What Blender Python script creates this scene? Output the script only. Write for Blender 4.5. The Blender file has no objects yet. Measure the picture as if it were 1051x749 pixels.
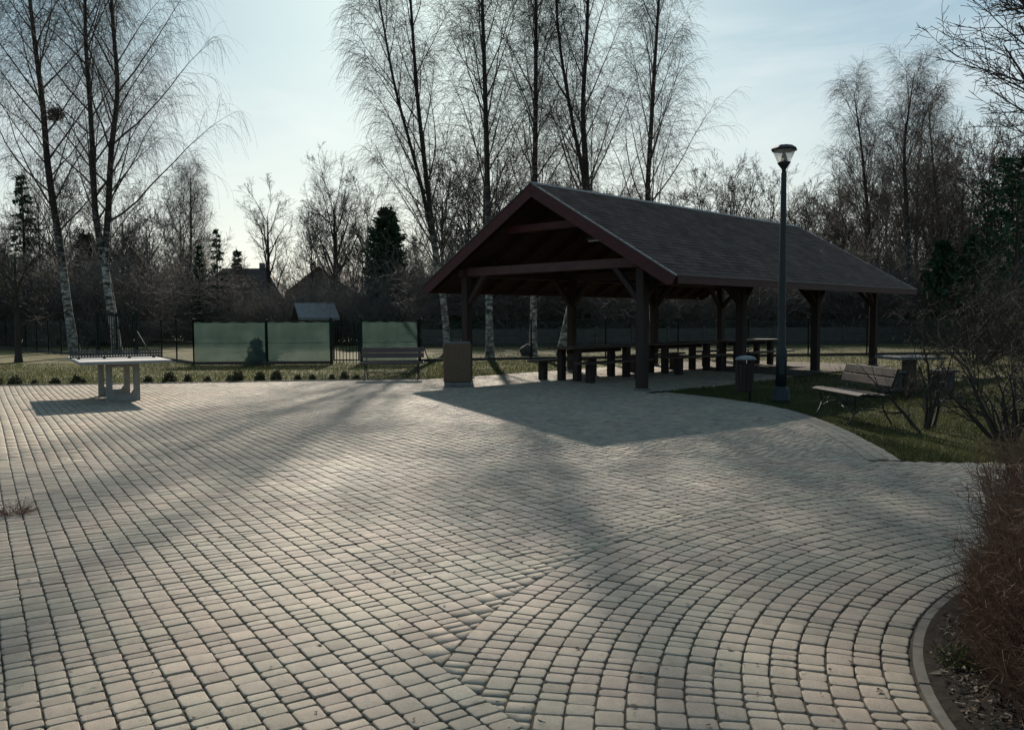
import bpy, bmesh, math, random
import numpy as np
from mathutils import Vector, Matrix, Euler
R = math.radians
rng = np.random.default_rng(7)
random.seed(7)
S = bpy.context.scene
COL = S.collection
W2 = 1.0

# ------------------------------------------------------------------ camera
F_PX, PITCH, ROLL, EYE = 867.8, 3.13, -0.24, 1.488
cam_d = bpy.data.cameras.new('camera'); cam = bpy.data.objects.new('camera', cam_d); COL.objects.link(cam)
cam_d.sensor_width = 36.0; cam_d.lens = 36.0 * F_PX / 1051.0
cam_d.clip_start = 0.05; cam_d.clip_end = 2000
cam.matrix_world = Matrix.Translation((0, 0, EYE)) @ Matrix.Rotation(R(90 - PITCH), 4, 'X') @ Matrix.Rotation(R(ROLL), 4, 'Z')
S.camera = cam

def at(u, v, Y):
    """real point at forward distance Y seen in direction (u, v) of the survey photo"""
    a, b = u - 525.5, v - 374.5
    c, s = math.cos(R(ROLL)), math.sin(R(ROLL))
    uu, vv = c*a + s*b, -s*a + c*b
    zu = -vv / F_PX
    y = math.cos(R(PITCH)) + zu*math.sin(R(PITCH)); z = -math.sin(R(PITCH)) + zu*math.cos(R(PITCH))
    t = Y / y
    return np.array([uu/F_PX*t, Y, EYE + z*t])

# ------------------------------------------------------------------ materials
def mat(name):
    m = bpy.data.materials.new(name); m.use_nodes = True
    nt = m.node_tree
    return m, nt, nt.nodes['Principled BSDF']
def nd(nt, t, **kw):
    n = nt.nodes.new(t)
    for k, v in kw.items():
        if k in n.inputs: n.inputs[k].default_value = v
        else: setattr(n, k, v)
    return n
def ramp(nt, stops):
    r = nt.nodes.new('ShaderNodeValToRGB'); e = r.color_ramp.elements
    while len(e) < len(stops): e.new(0.5)
    for i, (p, c) in enumerate(stops):
        e[i].position = p; e[i].color = (*c, 1) if len(c) == 3 else c
    return r
def simple(name, c1, c2, scale=8, rough=.8, bump=.2, spec=.3, stretch=(1, 1, 1), metal=0, detail=5, bdist=.01):
    m, nt, b = mat(name)
    tc = nd(nt, 'ShaderNodeTexCoord'); mp = nd(nt, 'ShaderNodeMapping'); mp.inputs['Scale'].default_value = stretch
    nt.links.new(tc.outputs['Object'], mp.inputs['Vector'])
    n = nd(nt, 'ShaderNodeTexNoise', Scale=scale, Detail=detail, Roughness=.65)
    nt.links.new(mp.outputs[0], n.inputs['Vector'])
    r = ramp(nt, [(.3, c1), (.7, c2)]); nt.links.new(n.outputs['Fac'], r.inputs[0])
    nt.links.new(r.outputs[0], b.inputs['Base Color'])
    b.inputs['Roughness'].default_value = rough; b.inputs['Metallic'].default_value = metal
    b.inputs['Specular IOR Level'].default_value = spec
    if bump:
        bp = nd(nt, 'ShaderNodeBump', Strength=bump, Distance=bdist); nt.links.new(n.outputs['Fac'], bp.inputs['Height'])
        nt.links.new(bp.outputs[0], b.inputs['Normal'])
    return m
M = {}
M['post_wood'] = simple('post_wood', (.02, .014, .013), (.04, .026, .023), 3, .8, .3, .25, (4, 4, .4))
M['beam_wood'] = simple('beam_wood', (.028, .015, .013), (.05, .026, .021), 3, .75, .3, .25, (.5, .5, 4))
M['red_wood'] = simple('red_wood', (.036, .008, .010), (.062, .014, .015), 4, .65, .2, .3, (1, 1, 3))
M['tie_wood'] = simple('tie_wood', (.05, .022, .022), (.08, .036, .034), 4, .7, .2, .3, (1, 1, 3))
M['board_wood'] = simple('board_wood', (.02, .012, .011), (.035, .02, .017), 4, .85, .3, .2, (1, 6, 1))
M['table_wood'] = simple('table_wood', (.035, .022, .017), (.065, .04, .03), 5, .6, .3, .4, (.6, 6, 6))
M['bench_wood'] = simple('bench_wood', (.020, .0155, .0135), (.04, .032, .028), 5, .72, .35, .15, (5, .7, 5))
M['dark_bench_wood'] = simple('dark_bench_wood', (.055, .032, .028), (.09, .052, .043), 5, .5, .3, .45, (.7, 5, 5))
M['iron'] = simple('iron', (.014, .015, .016), (.03, .031, .033), 20, .5, .15, .5)
M['fence_paint'] = simple('fence_paint', (.008, .013, .011), (.014, .022, .018), 20, .7, .1, .2)
M['lamp_paint'] = simple('lamp_paint', (.010, .015, .018), (.016, .023, .027), 14, .55, .12, .35)
M['lid_metal'] = simple('lid_metal', (.12, .13, .127), (.2, .21, .205), 14, .45, .1, .5)
M['trim_metal'] = simple('trim_metal', (.09, .085, .08), (.15, .142, .135), 10, .45, .1, .5, metal=.3)
M['concrete'] = simple('concrete', (.17, .17, .165), (.25, .248, .24), 9, .85, .25, .3)
M['table_top_paint'] = simple('table_top_paint', (.20, .20, .195), (.27, .268, .26), 6, .75, .1, .2)
M['grey_concrete'] = simple('grey_concrete', (.10, .10, .098), (.17, .168, .16), 6, .9, .25, .25)
M['bin_stone'] = simple('bin_stone', (.07, .046, .032), (.15, .105, .072), 40, .9, .6, .2)
M['kerb'] = simple('kerb', (.10, .09, .075), (.17, .155, .13), 12, .9, .3, .25)
M['bark_dark'] = simple('bark_dark', (.03, .025, .02), (.06, .05, .042), 9, .9, .5, .15, (1, 1, .25))
M['twig_dark'] = simple('twig_dark', (.045, .037, .032), (.075, .063, .055), 6, .85, 0, .15)
M['twig_brown'] = simple('twig_brown', (.11, .095, .084), (.19, .165, .145), 3, .85, 0, .15)
M['hedge_twig'] = simple('hedge_twig', (.13, .067, .046), (.24, .15, .10), 3, .75, 0, .2)
M['dry_leaf'] = simple('dry_leaf', (.14, .055, .03), (.22, .12, .05), 5, .7, 0, .2)
M['evergreen'] = simple('evergreen', (.02, .042, .022), (.045, .08, .04), 1.5, .7, 0, .2)
M['box_leaf'] = simple('box_leaf', (.04, .045, .02), (.10, .09, .05), 6, .7, 0, .2)
M['house_wall'] = simple('house_wall', (.14, .125, .11), (.2, .18, .16), 2, .9, .1, .2)
M['house_roof'] = simple('house_roof', (.05, .038, .034), (.085, .06, .052), 4, .85, .2, .2)
M['metal_roof'] = simple('metal_roof', (.10, .10, .095), (.17, .17, .16), 3, .5, .1, .4)
M['window_dark'] = simple('window_dark', (.02, .025, .03), (.03, .035, .04), 3, .15, 0, .5)
M['weed'] = simple('weed', (.16, .07, .05), (.26, .14, .09), 8, .85, 0, .2)
M['net_steel'] = simple('net_steel', (.03, .031, .034), (.05, .051, .054), 30, .5, .1, .4)
M['tube_white'] = simple('tube_white', (.6, .6, .58), (.7, .7, .68), 10, .4, 0, .4)
M['wall_concrete'] = simple('wall_concrete', (.055, .05, .046), (.09, .083, .075), 3, .9, .25, .2)
M['stone'] = simple('stone', (.03, .027, .025), (.07, .064, .058), 5, .9, .5, .2)

def m_paver():
    m, nt, b = mat('paver_concrete')
    at_ = nd(nt, 'ShaderNodeAttribute'); at_.attribute_name = 'tone'
    r = ramp(nt, [(0, (.215, .188, .148)), (.35, (.285, .248, .196)), (.7, (.318, .273, .215)), (1, (.37, .318, .252))])
    nt.links.new(at_.outputs['Fac'], r.inputs[0])
    tc = nd(nt, 'ShaderNodeTexCoord')
    n = nd(nt, 'ShaderNodeTexNoise', Scale=260, Detail=3, Roughness=.7); nt.links.new(tc.outputs['Object'], n.inputs['Vector'])
    n2 = nd(nt, 'ShaderNodeTexNoise', Scale=.9, Detail=5, Roughness=.6); nt.links.new(tc.outputs['Object'], n2.inputs['Vector'])
    n3 = nd(nt, 'ShaderNodeTexNoise', Scale=14, Detail=4, Roughness=.7); nt.links.new(tc.outputs['Object'], n3.inputs['Vector'])
    r1 = ramp(nt, [(.3, (.6, .6, .6)), (.7, (1.3, 1.3, 1.3))]); nt.links.new(n.outputs['Fac'], r1.inputs[0])
    r2 = ramp(nt, [(.3, (.84, .86, .88)), (.7, (1.12, 1.09, 1.05))]); nt.links.new(n2.outputs['Fac'], r2.inputs[0])
    r3 = ramp(nt, [(.3, (.86, .86, .85)), (.6, (1.05, 1.05, 1.05))]); nt.links.new(n3.outputs['Fac'], r3.inputs[0])
    prev = r.outputs[0]
    n4 = nd(nt, 'ShaderNodeTexNoise', Scale=1.7, Detail=3); nt.links.new(tc.outputs['Object'], n4.inputs['Vector'])
    r4 = ramp(nt, [(.38, (.965, 1.0, .985)), (.62, (1.05, .985, .995))]); nt.links.new(n4.outputs['Fac'], r4.inputs[0])
    n5 = nd(nt, 'ShaderNodeTexNoise', Scale=5.5, Detail=6, Roughness=.75); nt.links.new(tc.outputs['Object'], n5.inputs['Vector'])
    r5 = ramp(nt, [(.28, (.62, .61, .58)), (.42, (1, 1, 1))]); nt.links.new(n5.outputs['Fac'], r5.inputs[0])
    for q in (r1, r2, r3, r4, r5):
        mx = nd(nt, 'ShaderNodeMixRGB', blend_type='MULTIPLY'); mx.inputs[0].default_value = 1
        nt.links.new(prev, mx.inputs[1]); nt.links.new(q.outputs[0], mx.inputs[2]); prev = mx.outputs[0]
    nt.links.new(prev, b.inputs['Base Color'])
    b.inputs['Roughness'].default_value = .78; b.inputs['Specular IOR Level'].default_value = .22
    ad = nd(nt, 'ShaderNodeMath', operation='ADD'); nt.links.new(n.outputs['Fac'], ad.inputs[0]); nt.links.new(n3.outputs['Fac'], ad.inputs[1])
    bp = nd(nt, 'ShaderNodeBump', Strength=.35, Distance=.003); nt.links.new(ad.outputs[0], bp.inputs['Height'])
    nt.links.new(bp.outputs[0], b.inputs['Normal'])
    return m
M['paver'] = m_paver()
M['joint'] = simple('joint_sand', (.04, .034, .026), (.09, .076, .058), 30, .95, .3, .1)

def m_grass_ground():
    m, nt, b = mat('lawn')
    tc = nd(nt, 'ShaderNodeTexCoord')
    n = nd(nt, 'ShaderNodeTexNoise', Scale=.35, Detail=8, Roughness=.7); nt.links.new(tc.outputs['Object'], n.inputs['Vector'])
    n2 = nd(nt, 'ShaderNodeTexNoise', Scale=9, Detail=6, Roughness=.8); nt.links.new(tc.outputs['Object'], n2.inputs['Vector'])
    r = ramp(nt, [(.3, (.055, .065, .022)), (.5, (.095, .09, .036)), (.7, (.17, .14, .065))]); nt.links.new(n.outputs['Fac'], r.inputs[0])
    r2 = ramp(nt, [(.3, (.45, .45, .4)), (.7, (1.2, 1.2, 1.15))]); nt.links.new(n2.outputs['Fac'], r2.inputs[0])
    mx = nd(nt, 'ShaderNodeMixRGB', blend_type='MULTIPLY'); mx.inputs[0].default_value = 1
    nt.links.new(r.outputs[0], mx.inputs[1]); nt.links.new(r2.outputs[0], mx.inputs[2]); nt.links.new(mx.outputs[0], b.inputs['Base Color'])
    b.inputs['Roughness'].default_value = .95; b.inputs['Specular IOR Level'].default_value = .1
    bp = nd(nt, 'ShaderNodeBump', Strength=.8, Distance=.05); nt.links.new(n2.outputs['Fac'], bp.inputs['Height']); nt.links.new(bp.outputs[0], b.inputs['Normal'])
    return m
M['lawn'] = m_grass_ground()
M['soil'] = simple('bed_soil', (.012, .009, .007), (.035, .026, .019), 25, .95, .8, .1)

def m_blade():
    m, nt, b = mat('grass_blade')
    at_ = nd(nt, 'ShaderNodeAttribute'); at_.attribute_name = 'tone'
    r = ramp(nt, [(0, (.022, .036, .009)), (.55, (.045, .056, .015)), (.8, (.085, .08, .03)), (1, (.16, .13, .065))]); nt.links.new(at_.outputs['Fac'], r.inputs[0])
    nt.links.new(r.outputs[0], b.inputs['Base Color']); b.inputs['Roughness'].default_value = .6; b.inputs['Specular IOR Level'].default_value = .25
    tr = nd(nt, 'ShaderNodeBsdfTranslucent'); nt.links.new(r.outputs[0], tr.inputs['Color'])
    mx = nd(nt, 'ShaderNodeMixShader'); mx.inputs[0].default_value = .4
    nt.links.new(b.outputs[0], mx.inputs[1]); nt.links.new(tr.outputs[0], mx.inputs[2])
    nt.links.new(mx.outputs[0], nt.nodes['Material Output'].inputs['Surface'])
    return m
M['blade'] = m_blade()

def m_birch():
    m, nt, b = mat('birch_bark')
    tc = nd(nt, 'ShaderNodeTexCoord'); mp = nd(nt, 'ShaderNodeMapping'); mp.inputs['Scale'].default_value = (2.2, 2.2, 4.2)
    nt.links.new(tc.outputs['Object'], mp.inputs['Vector'])
    n = nd(nt, 'ShaderNodeTexNoise', Scale=1.6, Detail=6, Roughness=.7); nt.links.new(mp.outputs[0], n.inputs['Vector'])
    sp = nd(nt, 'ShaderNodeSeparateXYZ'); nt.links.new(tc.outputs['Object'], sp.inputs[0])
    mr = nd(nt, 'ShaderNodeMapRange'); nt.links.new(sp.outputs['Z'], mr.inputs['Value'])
    mr.inputs['From Min'].default_value = 3.5; mr.inputs['From Max'].default_value = 9; mr.inputs['To Min'].default_value = -.02; mr.inputs['To Max'].default_value = .22  # bark darkens with height: backlit silhouette of upper trunks painted into the colour
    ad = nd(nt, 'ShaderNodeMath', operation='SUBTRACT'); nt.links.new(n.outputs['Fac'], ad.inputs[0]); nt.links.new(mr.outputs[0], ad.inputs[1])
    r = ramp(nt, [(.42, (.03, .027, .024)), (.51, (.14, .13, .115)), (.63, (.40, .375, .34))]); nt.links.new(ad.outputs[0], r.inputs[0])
    nt.links.new(r.outputs[0], b.inputs['Base Color']); b.inputs['Roughness'].default_value = .85; b.inputs['Specular IOR Level'].default_value = .2
    bp = nd(nt, 'ShaderNodeBump', Strength=.5, Distance=.02); nt.links.new(n.outputs['Fac'], bp.inputs['Height']); nt.links.new(bp.outputs[0], b.inputs['Normal'])
    return m
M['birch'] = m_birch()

def m_shingle():
    m, nt, b = mat('shingles')
    tc = nd(nt, 'ShaderNodeTexCoord')
    br = nd(nt, 'ShaderNodeTexBrick', Scale=1.0); br.inputs['Brick Width'].default_value = .30; br.inputs['Row Height'].default_value = .16
    br.inputs['Mortar Size'].default_value = .006
    br.inputs['Color1'].default_value = (.082, .056, .047, 1); br.inputs['Color2'].default_value = (.125, .09, .076, 1); br.inputs['Mortar'].default_value = (.02, .018, .017, 1)
    nt.links.new(tc.outputs['Object'], br.inputs['Vector'])
    n = nd(nt, 'ShaderNodeTexNoise', Scale=1.2, Detail=7, Roughness=.75); nt.links.new(tc.outputs['Object'], n.inputs['Vector'])
    r = ramp(nt, [(.3, (.62, .62, .64)), (.7, (1.3, 1.26, 1.22))]); nt.links.new(n.outputs['Fac'], r.inputs[0])
    mx = nd(nt, 'ShaderNodeMixRGB', blend_type='MULTIPLY'); mx.inputs[0].default_value = 1
    nt.links.new(br.outputs['Color'], mx.inputs[1]); nt.links.new(r.outputs[0], mx.inputs[2]); nt.links.new(mx.outputs[0], b.inputs['Base Color'])
    b.inputs['Roughness'].default_value = .85; b.inputs['Specular IOR Level'].default_value = .25
    n2 = nd(nt, 'ShaderNodeTexNoise', Scale=90, Detail=2); nt.links.new(tc.outputs['Object'], n2.inputs['Vector'])
    bp = nd(nt, 'ShaderNodeBump', Strength=.4, Distance=.004); nt.links.new(n2.outputs['Fac'], bp.inputs['Height']); nt.links.new(bp.outputs[0], b.inputs['Normal'])
    return m
M['shingle'] = m_shingle()

def m_screen():
    m, nt, b = mat('windscreen_fabric')
    b.inputs['Roughness'].default_value = .7; b.inputs['Specular IOR Level'].default_value = .2
    tc = nd(nt, 'ShaderNodeTexCoord'); n = nd(nt, 'ShaderNodeTexNoise', Scale=1.8, Detail=4); nt.links.new(tc.outputs['Object'], n.inputs['Vector'])
    r = ramp(nt, [(.3, (.036, .062, .052)), (.7, (.066, .098, .083))]); nt.links.new(n.outputs['Fac'], r.inputs[0])
    nt.links.new(r.outputs[0], b.inputs['Base Color'])
    tr = nd(nt, 'ShaderNodeBsdfTranslucent'); nt.links.new(r.outputs[0], tr.inputs['Color'])
    mx = nd(nt, 'ShaderNodeMixShader'); mx.inputs[0].default_value = .36
    nt.links.new(b.outputs[0], mx.inputs[1]); nt.links.new(tr.outputs[0], mx.inputs[2])
    tp = nd(nt, 'ShaderNodeBsdfTransparent'); m2 = nd(nt, 'ShaderNodeMixShader'); m2.inputs[0].default_value = .15
    nt.links.new(mx.outputs[0], m2.inputs[1]); nt.links.new(tp.outputs[0], m2.inputs[2])
    nt.links.new(m2.outputs[0], nt.nodes['Material Output'].inputs['Surface'])
    return m
M['screen'] = m_screen()
def m_mesh(name, col, a):
    m, nt, b = mat(name); b.inputs['Base Color'].default_value = (*col, 1); b.inputs['Roughness'].default_value = .6
    tp = nd(nt, 'ShaderNodeBsdfTransparent'); mx = nd(nt, 'ShaderNodeMixShader'); mx.inputs[0].default_value = a
    nt.links.new(tp.outputs[0], mx.inputs[1]); nt.links.new(b.outputs[0], mx.inputs[2])
    nt.links.new(mx.outputs[0], nt.nodes['Material Output'].inputs['Surface'])
    return m
M['wire_mesh'] = m_mesh('wire_mesh', (.03, .045, .038), .16)
def m_glass():
    m, nt, b = mat('lantern_glass')
    b.inputs['Base Color'].default_value = (.75, .76, .76, 1); b.inputs['Roughness'].default_value = .25
    tr = nd(nt, 'ShaderNodeBsdfTranslucent'); tr.inputs['Color'].default_value = (.7, .71, .7, 1)
    tp = nd(nt, 'ShaderNodeBsdfTransparent'); tp.inputs['Color'].default_value = (.85, .86, .86, 1)
    mx = nd(nt, 'ShaderNodeMixShader'); mx.inputs[0].default_value = .55
    nt.links.new(tr.outputs[0], mx.inputs[1]); nt.links.new(tp.outputs[0], mx.inputs[2])
    m2 = nd(nt, 'ShaderNodeMixShader'); m2.inputs[0].default_value = .12
    nt.links.new(mx.outputs[0], m2.inputs[1]); nt.links.new(b.outputs[0], m2.inputs[2])
    nt.links.new(m2.outputs[0], nt.nodes['Material Output'].inputs['Surface'])
    return m
M['glass'] = m_glass()

# ------------------------------------------------------------------ object helpers
def tag(o, label=None, cat=None, group=None, kind=None):
    if label: o['label'] = label
    if cat: o['category'] = cat
    if group: o['group'] = group
    if kind: o['kind'] = kind
    return o
def empty(name, loc, rz=0):
    o = bpy.data.objects.new(name, None); COL.objects.link(o)
    o.location = loc; o.rotation_euler = (0, 0, rz); o.empty_display_size = .2
    return o
def link(name, me, m, parent=None, loc=None, rz=0):
    if m is not None and len(me.materials) == 0: me.materials.append(m)
    o = bpy.data.objects.new(name, me); COL.objects.link(o)
    if parent is not None: o.parent = parent
    if loc is not None: o.location = loc; o.rotation_euler = (0, 0, rz)
    return o
def copy_tree(o, parent=None):
    c = o.copy(); COL.objects.link(c)
    if parent is not None: c.parent = parent
    for ch in list(o.children): copy_tree(ch, c)
    return c
def mesh_np(name, V, Q=None, T=None, smooth=False, attr=None):
    me = bpy.data.meshes.new(name)
    V = np.asarray(V, np.float32).reshape(-1, 3)
    loops = []; starts = []; tot = 0; npoly = 0
    if Q is not None and len(Q):
        Q = np.asarray(Q, np.int32); loops.append(Q.ravel()); starts.append(np.arange(len(Q))*4); tot = Q.size; npoly = len(Q)
    if T is not None and len(T):
        T = np.asarray(T, np.int32); loops.append(T.ravel()); starts.append(tot + np.arange(len(T))*3); npoly += len(T)
    lp = np.concatenate(loops).astype(np.int32); st = np.concatenate(starts).astype(np.int32)
    me.vertices.add(len(V)); me.vertices.foreach_set('co', V.ravel())
    me.loops.add(len(lp)); me.loops.foreach_set('vertex_index', lp)
    me.polygons.add(npoly); me.polygons.foreach_set('loop_start', st)
    me.update(calc_edges=True)
    if smooth: me.polygons.foreach_set('use_smooth', np.ones(npoly, bool))
    if attr is not None:
        a = me.attributes.new('tone', 'FLOAT', 'POINT'); a.data.foreach_set('value', np.asarray(attr, np.float32))
    return me

class MB:
    """collects bevelled boxes, bars, lathes and tubes into one mesh"""
    def __init__(s): s.bm = bmesh.new()
    def box(s, c, size, rot=None, bev=.006):
        t = bmesh.new(); bmesh.ops.create_cube(t, size=1)
        for v in t.verts: v.co = Vector((v.co.x*size[0], v.co.y*size[1], v.co.z*size[2]))
        if bev: bmesh.ops.bevel(t, geom=list(t.edges), offset=min(bev, min(size)*.35), segments=1, affect='EDGES', profile=.5)
        mx = Matrix.Translation(c)
        if rot is not None: mx = mx @ rot.to_4x4()
        t.transform(mx); s._add(t); return s
    def bar(s, p0, p1, w, h, bev=.006, up=(0, 0, 1)):
        p0, p1 = Vector(p0), Vector(p1); d = p1 - p0; L = d.length; x = d.normalized(); u = Vector(up)
        y = u.cross(x)
        if y.length < 1e-4: y = Vector((0, 1, 0)).cross(x)
        y.normalize(); z = x.cross(y)
        rot = Matrix((x, y, z)).transposed()
        return s.box((p0 + p1)/2, (L, w, h), rot, bev)
    def prism(s, pts, off):
        """closed outline pts (3D) pushed by off"""
        t = bmesh.new(); off = Vector(off)
        a = [t.verts.new(Vector(p)) for p in pts]; b = [t.verts.new(Vector(p) + off) for p in pts]
        t.faces.new(a[::-1]); t.faces.new(b)
        for i in range(len(a)):
            j = (i+1) % len(a); t.faces.new((a[i], a[j], b[j], b[i]))
        bmesh.ops.recalc_face_normals(t, faces=t.faces); s._add(t); return s
    def lathe(s, prof, n=20, c=(0, 0, 0), smooth=True):
        t = bmesh.new(); rings = []
        for r, z in prof:
            rings.append([t.verts.new((c[0]+r*math.cos(2*math.pi*k/n), c[1]+r*math.sin(2*math.pi*k/n), c[2]+z)) for k in range(n)])
        for a, b in zip(rings, rings[1:]):
            for k in range(n):
                f = t.faces.new((a[k], a[(k+1) % n], b[(k+1) % n], b[k])); f.smooth = smooth
        t.faces.new(rings[0][::-1]); t.faces.new(rings[-1]); s._add(t); return s
    def tube(s, pts, r, n=8):
        pts = np.array(pts, float)[None]; rad = np.full((1, pts.shape[1]), r) if np.isscalar(r) else np.array(r, float)[None]
        V, Q = tubes(pts, rad, n)
        t = bmesh.new(); vs = [t.verts.new(v) for v in V]
        for q in Q:
            f = t.faces.new([vs[i] for i in q]); f.smooth = True
        m = pts.shape[1]
        t.faces.new(vs[:n][::-1]); t.faces.new(vs[(m-1)*n:])
        s._add(t); return s
    def _add(s, t):
        me = bpy.data.meshes.new('tmp'); t.to_mesh(me); t.free(); s.bm.from_mesh(me); bpy.data.meshes.remove(me)
    def build(s, name, m, parent=None, loc=None, rz=0):
        bmesh.ops.recalc_face_normals(s.bm, faces=s.bm.faces)
        me = bpy.data.meshes.new(name); s.bm.to_mesh(me); s.bm.free()
        return link(name, me, m, parent, loc, rz)

def tubes(P, Rad, sides):
    """P (K,N,3), Rad (K,N) -> vertices, quads"""
    K, N, _ = P.shape
    T = np.zeros_like(P); T[:, 1:-1] = P[:, 2:] - P[:, :-2]; T[:, 0] = P[:, 1]-P[:, 0]; T[:, -1] = P[:, -1]-P[:, -2]
    T /= np.linalg.norm(T, axis=2, keepdims=True) + 1e-9
    mean = (P[:, -1]-P[:, 0]); mean /= np.linalg.norm(mean, axis=1, keepdims=True) + 1e-9
    ref = np.where(np.abs(mean[:, 2:3]) > .7, np.array([[1., 0, 0]]), np.array([[0, 0, 1.]]))[:, None, :]
    A = np.cross(T, np.broadcast_to(ref, T.shape)); A /= np.linalg.norm(A, axis=2, keepdims=True) + 1e-9
    B = np.cross(T, A)
    th = np.arange(sides)*2*math.pi/sides
    V = P[:, :, None, :] + Rad[:, :, None, None]*(np.cos(th)[None, None, :, None]*A[:, :, None, :] + np.sin(th)[None, None, :, None]*B[:, :, None, :])
    idx = np.arange(K*N*sides).reshape(K, N, sides)
    a = idx[:, :-1]; b = np.roll(idx, -1, 2)[:, :-1]; c = np.roll(idx, -1, 2)[:, 1:]; d = idx[:, 1:]
    Q = np.stack([a, b, c, d], -1).reshape(-1, 4)
    return V.reshape(-1, 3), Q
def merge(parts):
    Vs, Qs, o = [], [], 0
    for V, Q in parts:
        Vs.append(V); Qs.append(Q+o); o += len(V)
    return np.concatenate(Vs), np.concatenate(Qs)

# ------------------------------------------------------------------ sky, sun, exposure
SUN_AZ, SUN_EL = -3.5, 26.0          # azimuth measured from +Y towards +X
w = bpy.data.worlds.new('World'); S.world = w; w.use_nodes = True
nt = w.node_tree; bg = nt.nodes['Background']
sky = nd(nt, 'ShaderNodeTexSky'); sky.sky_type = 'NISHITA'; sky.sun_disc = False
sky.sun_elevation = R(SUN_EL); sky.sun_rotation = R(SUN_AZ)
sky.air_density = 1.0; sky.dust_density = 1.0; sky.ozone_density = 1.5; sky.altitude = 200
tc = nd(nt, 'ShaderNodeTexCoord'); mp = nd(nt, 'ShaderNodeMapping'); mp.inputs['Scale'].default_value = (1.0, 1.0, 4.5)
nt.links.new(tc.outputs['Generated'], mp.inputs['Vector'])
gm = nd(nt, 'ShaderNodeGamma'); gm.inputs['Gamma'].default_value = .48; nt.links.new(sky.outputs[0], gm.inputs['Color'])
tn = nd(nt, 'ShaderNodeMixRGB', blend_type='MULTIPLY'); tn.inputs[0].default_value = 1; nt.links.new(gm.outputs[0], tn.inputs[1]); hs = nd(nt, 'ShaderNodeHueSaturation'); hs.inputs['Saturation'].default_value = 1.28; nt.links.new(tn.outputs[0], hs.inputs['Color']); tn.inputs[2].default_value = (1.06, 1.24, 1.25, 1)
cn = nd(nt, 'ShaderNodeTexNoise', Scale=2.6, Detail=8, Roughness=.6, Distortion=.4); nt.links.new(mp.outputs[0], cn.inputs['Vector'])
cr = ramp(nt, [(.48, (0, 0, 0)), (.8, (.3, .3, .3))]); nt.links.new(cn.outputs['Fac'], cr.inputs[0])
cm = nd(nt, 'ShaderNodeMixRGB'); nt.links.new(cr.outputs[0], cm.inputs[0]); nt.links.new(hs.outputs[0], cm.inputs[1]); cm.inputs[2].default_value = (6.4, 6.3, 6.0, 1)
sx = nd(nt, 'ShaderNodeSeparateXYZ'); nt.links.new(tc.outputs['Generated'], sx.inputs[0])
vm = nd(nt, 'ShaderNodeMapRange'); nt.links.new(sx.outputs['Z'], vm.inputs['Value']); vm.inputs['From Min'].default_value = .02; vm.inputs['From Max'].default_value = .30; vm.inputs['To Min'].default_value = .6; vm.inputs['To Max'].default_value = 0
fy = nd(nt, 'ShaderNodeMapRange'); nt.links.new(sx.outputs['Y'], fy.inputs['Value']); fy.inputs['From Min'].default_value = -.2; fy.inputs['From Max'].default_value = .8
vv = nd(nt, 'ShaderNodeMath', operation='MULTIPLY'); nt.links.new(vm.outputs[0], vv.inputs[0]); nt.links.new(fy.outputs[0], vv.inputs[1])
vx = nd(nt, 'ShaderNodeMixRGB'); nt.links.new(vv.outputs[0], vx.inputs[0]); nt.links.new(cm.outputs[0], vx.inputs[1]); vx.inputs[2].default_value = (5.9, 5.5, 4.9, 1)
nt.links.new(vx.outputs[0], bg.inputs['Color']); bg.inputs['Strength'].default_value = .098
sd = bpy.data.lights.new('sun', 'SUN'); sd.energy = 4.6; sd.angle = R(.8); sd.color = (1, .90, .77)
so = bpy.data.objects.new('sun', sd); COL.objects.link(so)
dv = Vector((math.sin(R(SUN_AZ))*math.cos(R(SUN_EL)), math.cos(R(SUN_AZ))*math.cos(R(SUN_EL)), math.sin(R(SUN_EL))))
so.rotation_euler = dv.to_track_quat('Z', 'Y').to_euler(); so.location = dv*60
S.view_settings.view_transform = 'Standard'; S.view_settings.look = 'None'
S.view_settings.exposure = 1.02; S.view_settings.gamma = 1

# ------------------------------------------------------------------ ground
g = bmesh.new()
for x0, y0 in ((-400, -60), (400, -60), (400, 700), (-400, 700)): g.verts.new((x0, y0, -.03))
g.faces.new(g.verts); me = bpy.data.meshes.new('ground'); g.to_mesh(me); g.free()
tag(link('ground', me, M['lawn']), kind='structure')

# paving outline -----------------------------------------------------------
TH = R(44.3); LA = np.array([math.sin(TH), math.cos(TH)]); RB = np.array([math.cos(TH), -math.sin(TH)])   # shelter axes
SO = np.array([.452, 18.937])
SW, SL, SHE, SHR, GA, GB, PB = 7.583, 12.9, 2.304, 4.487, .47, 1.134, 4.042
def shp(a, b): return SO + a*LA + b*RB
EDGE = np.array([[3.12, 16.95], [3.52, 16.3], [3.96, 15.5], [4.30, 14.6], [4.48, 13.7], [4.53, 12.8], [4.49, 11.8], [4.39, 10.8], [4.22, 9.6], [4.05, 8.72]])
fl = [shp(.35, -3.05), shp(13.3, -3.05), shp(13.3, 3.05)]
POLY = np.array([[-40, 14.6], [-11.73, 19.32], [-2.07, 20.95], *fl, shp(-.3, 3.05), *EDGE, [4.9, 8.56], [14, 7.4], [14, -12], [-40, -12]])
def inside(P, poly):
    x, y = P[:, 0], P[:, 1]; r = np.zeros(len(P), bool); n = len(poly)
    for i in range(n):
        x0, y0 = poly[i]; x1, y1 = poly[(i+1) % n]
        c = ((y0 > y) != (y1 > y)) & (x < (x1-x0)*(y-y0)/(y1-y0+1e-12)+x0); r ^= c
    return r
g = bmesh.new(); g.faces.new([g.verts.new((x, y, -.009)) for x, y in POLY]); me = bpy.data.meshes.new('paving_bed'); g.to_mesh(me); g.free()
tag(link('paving_bed', me, M['joint']), kind='structure')

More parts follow.
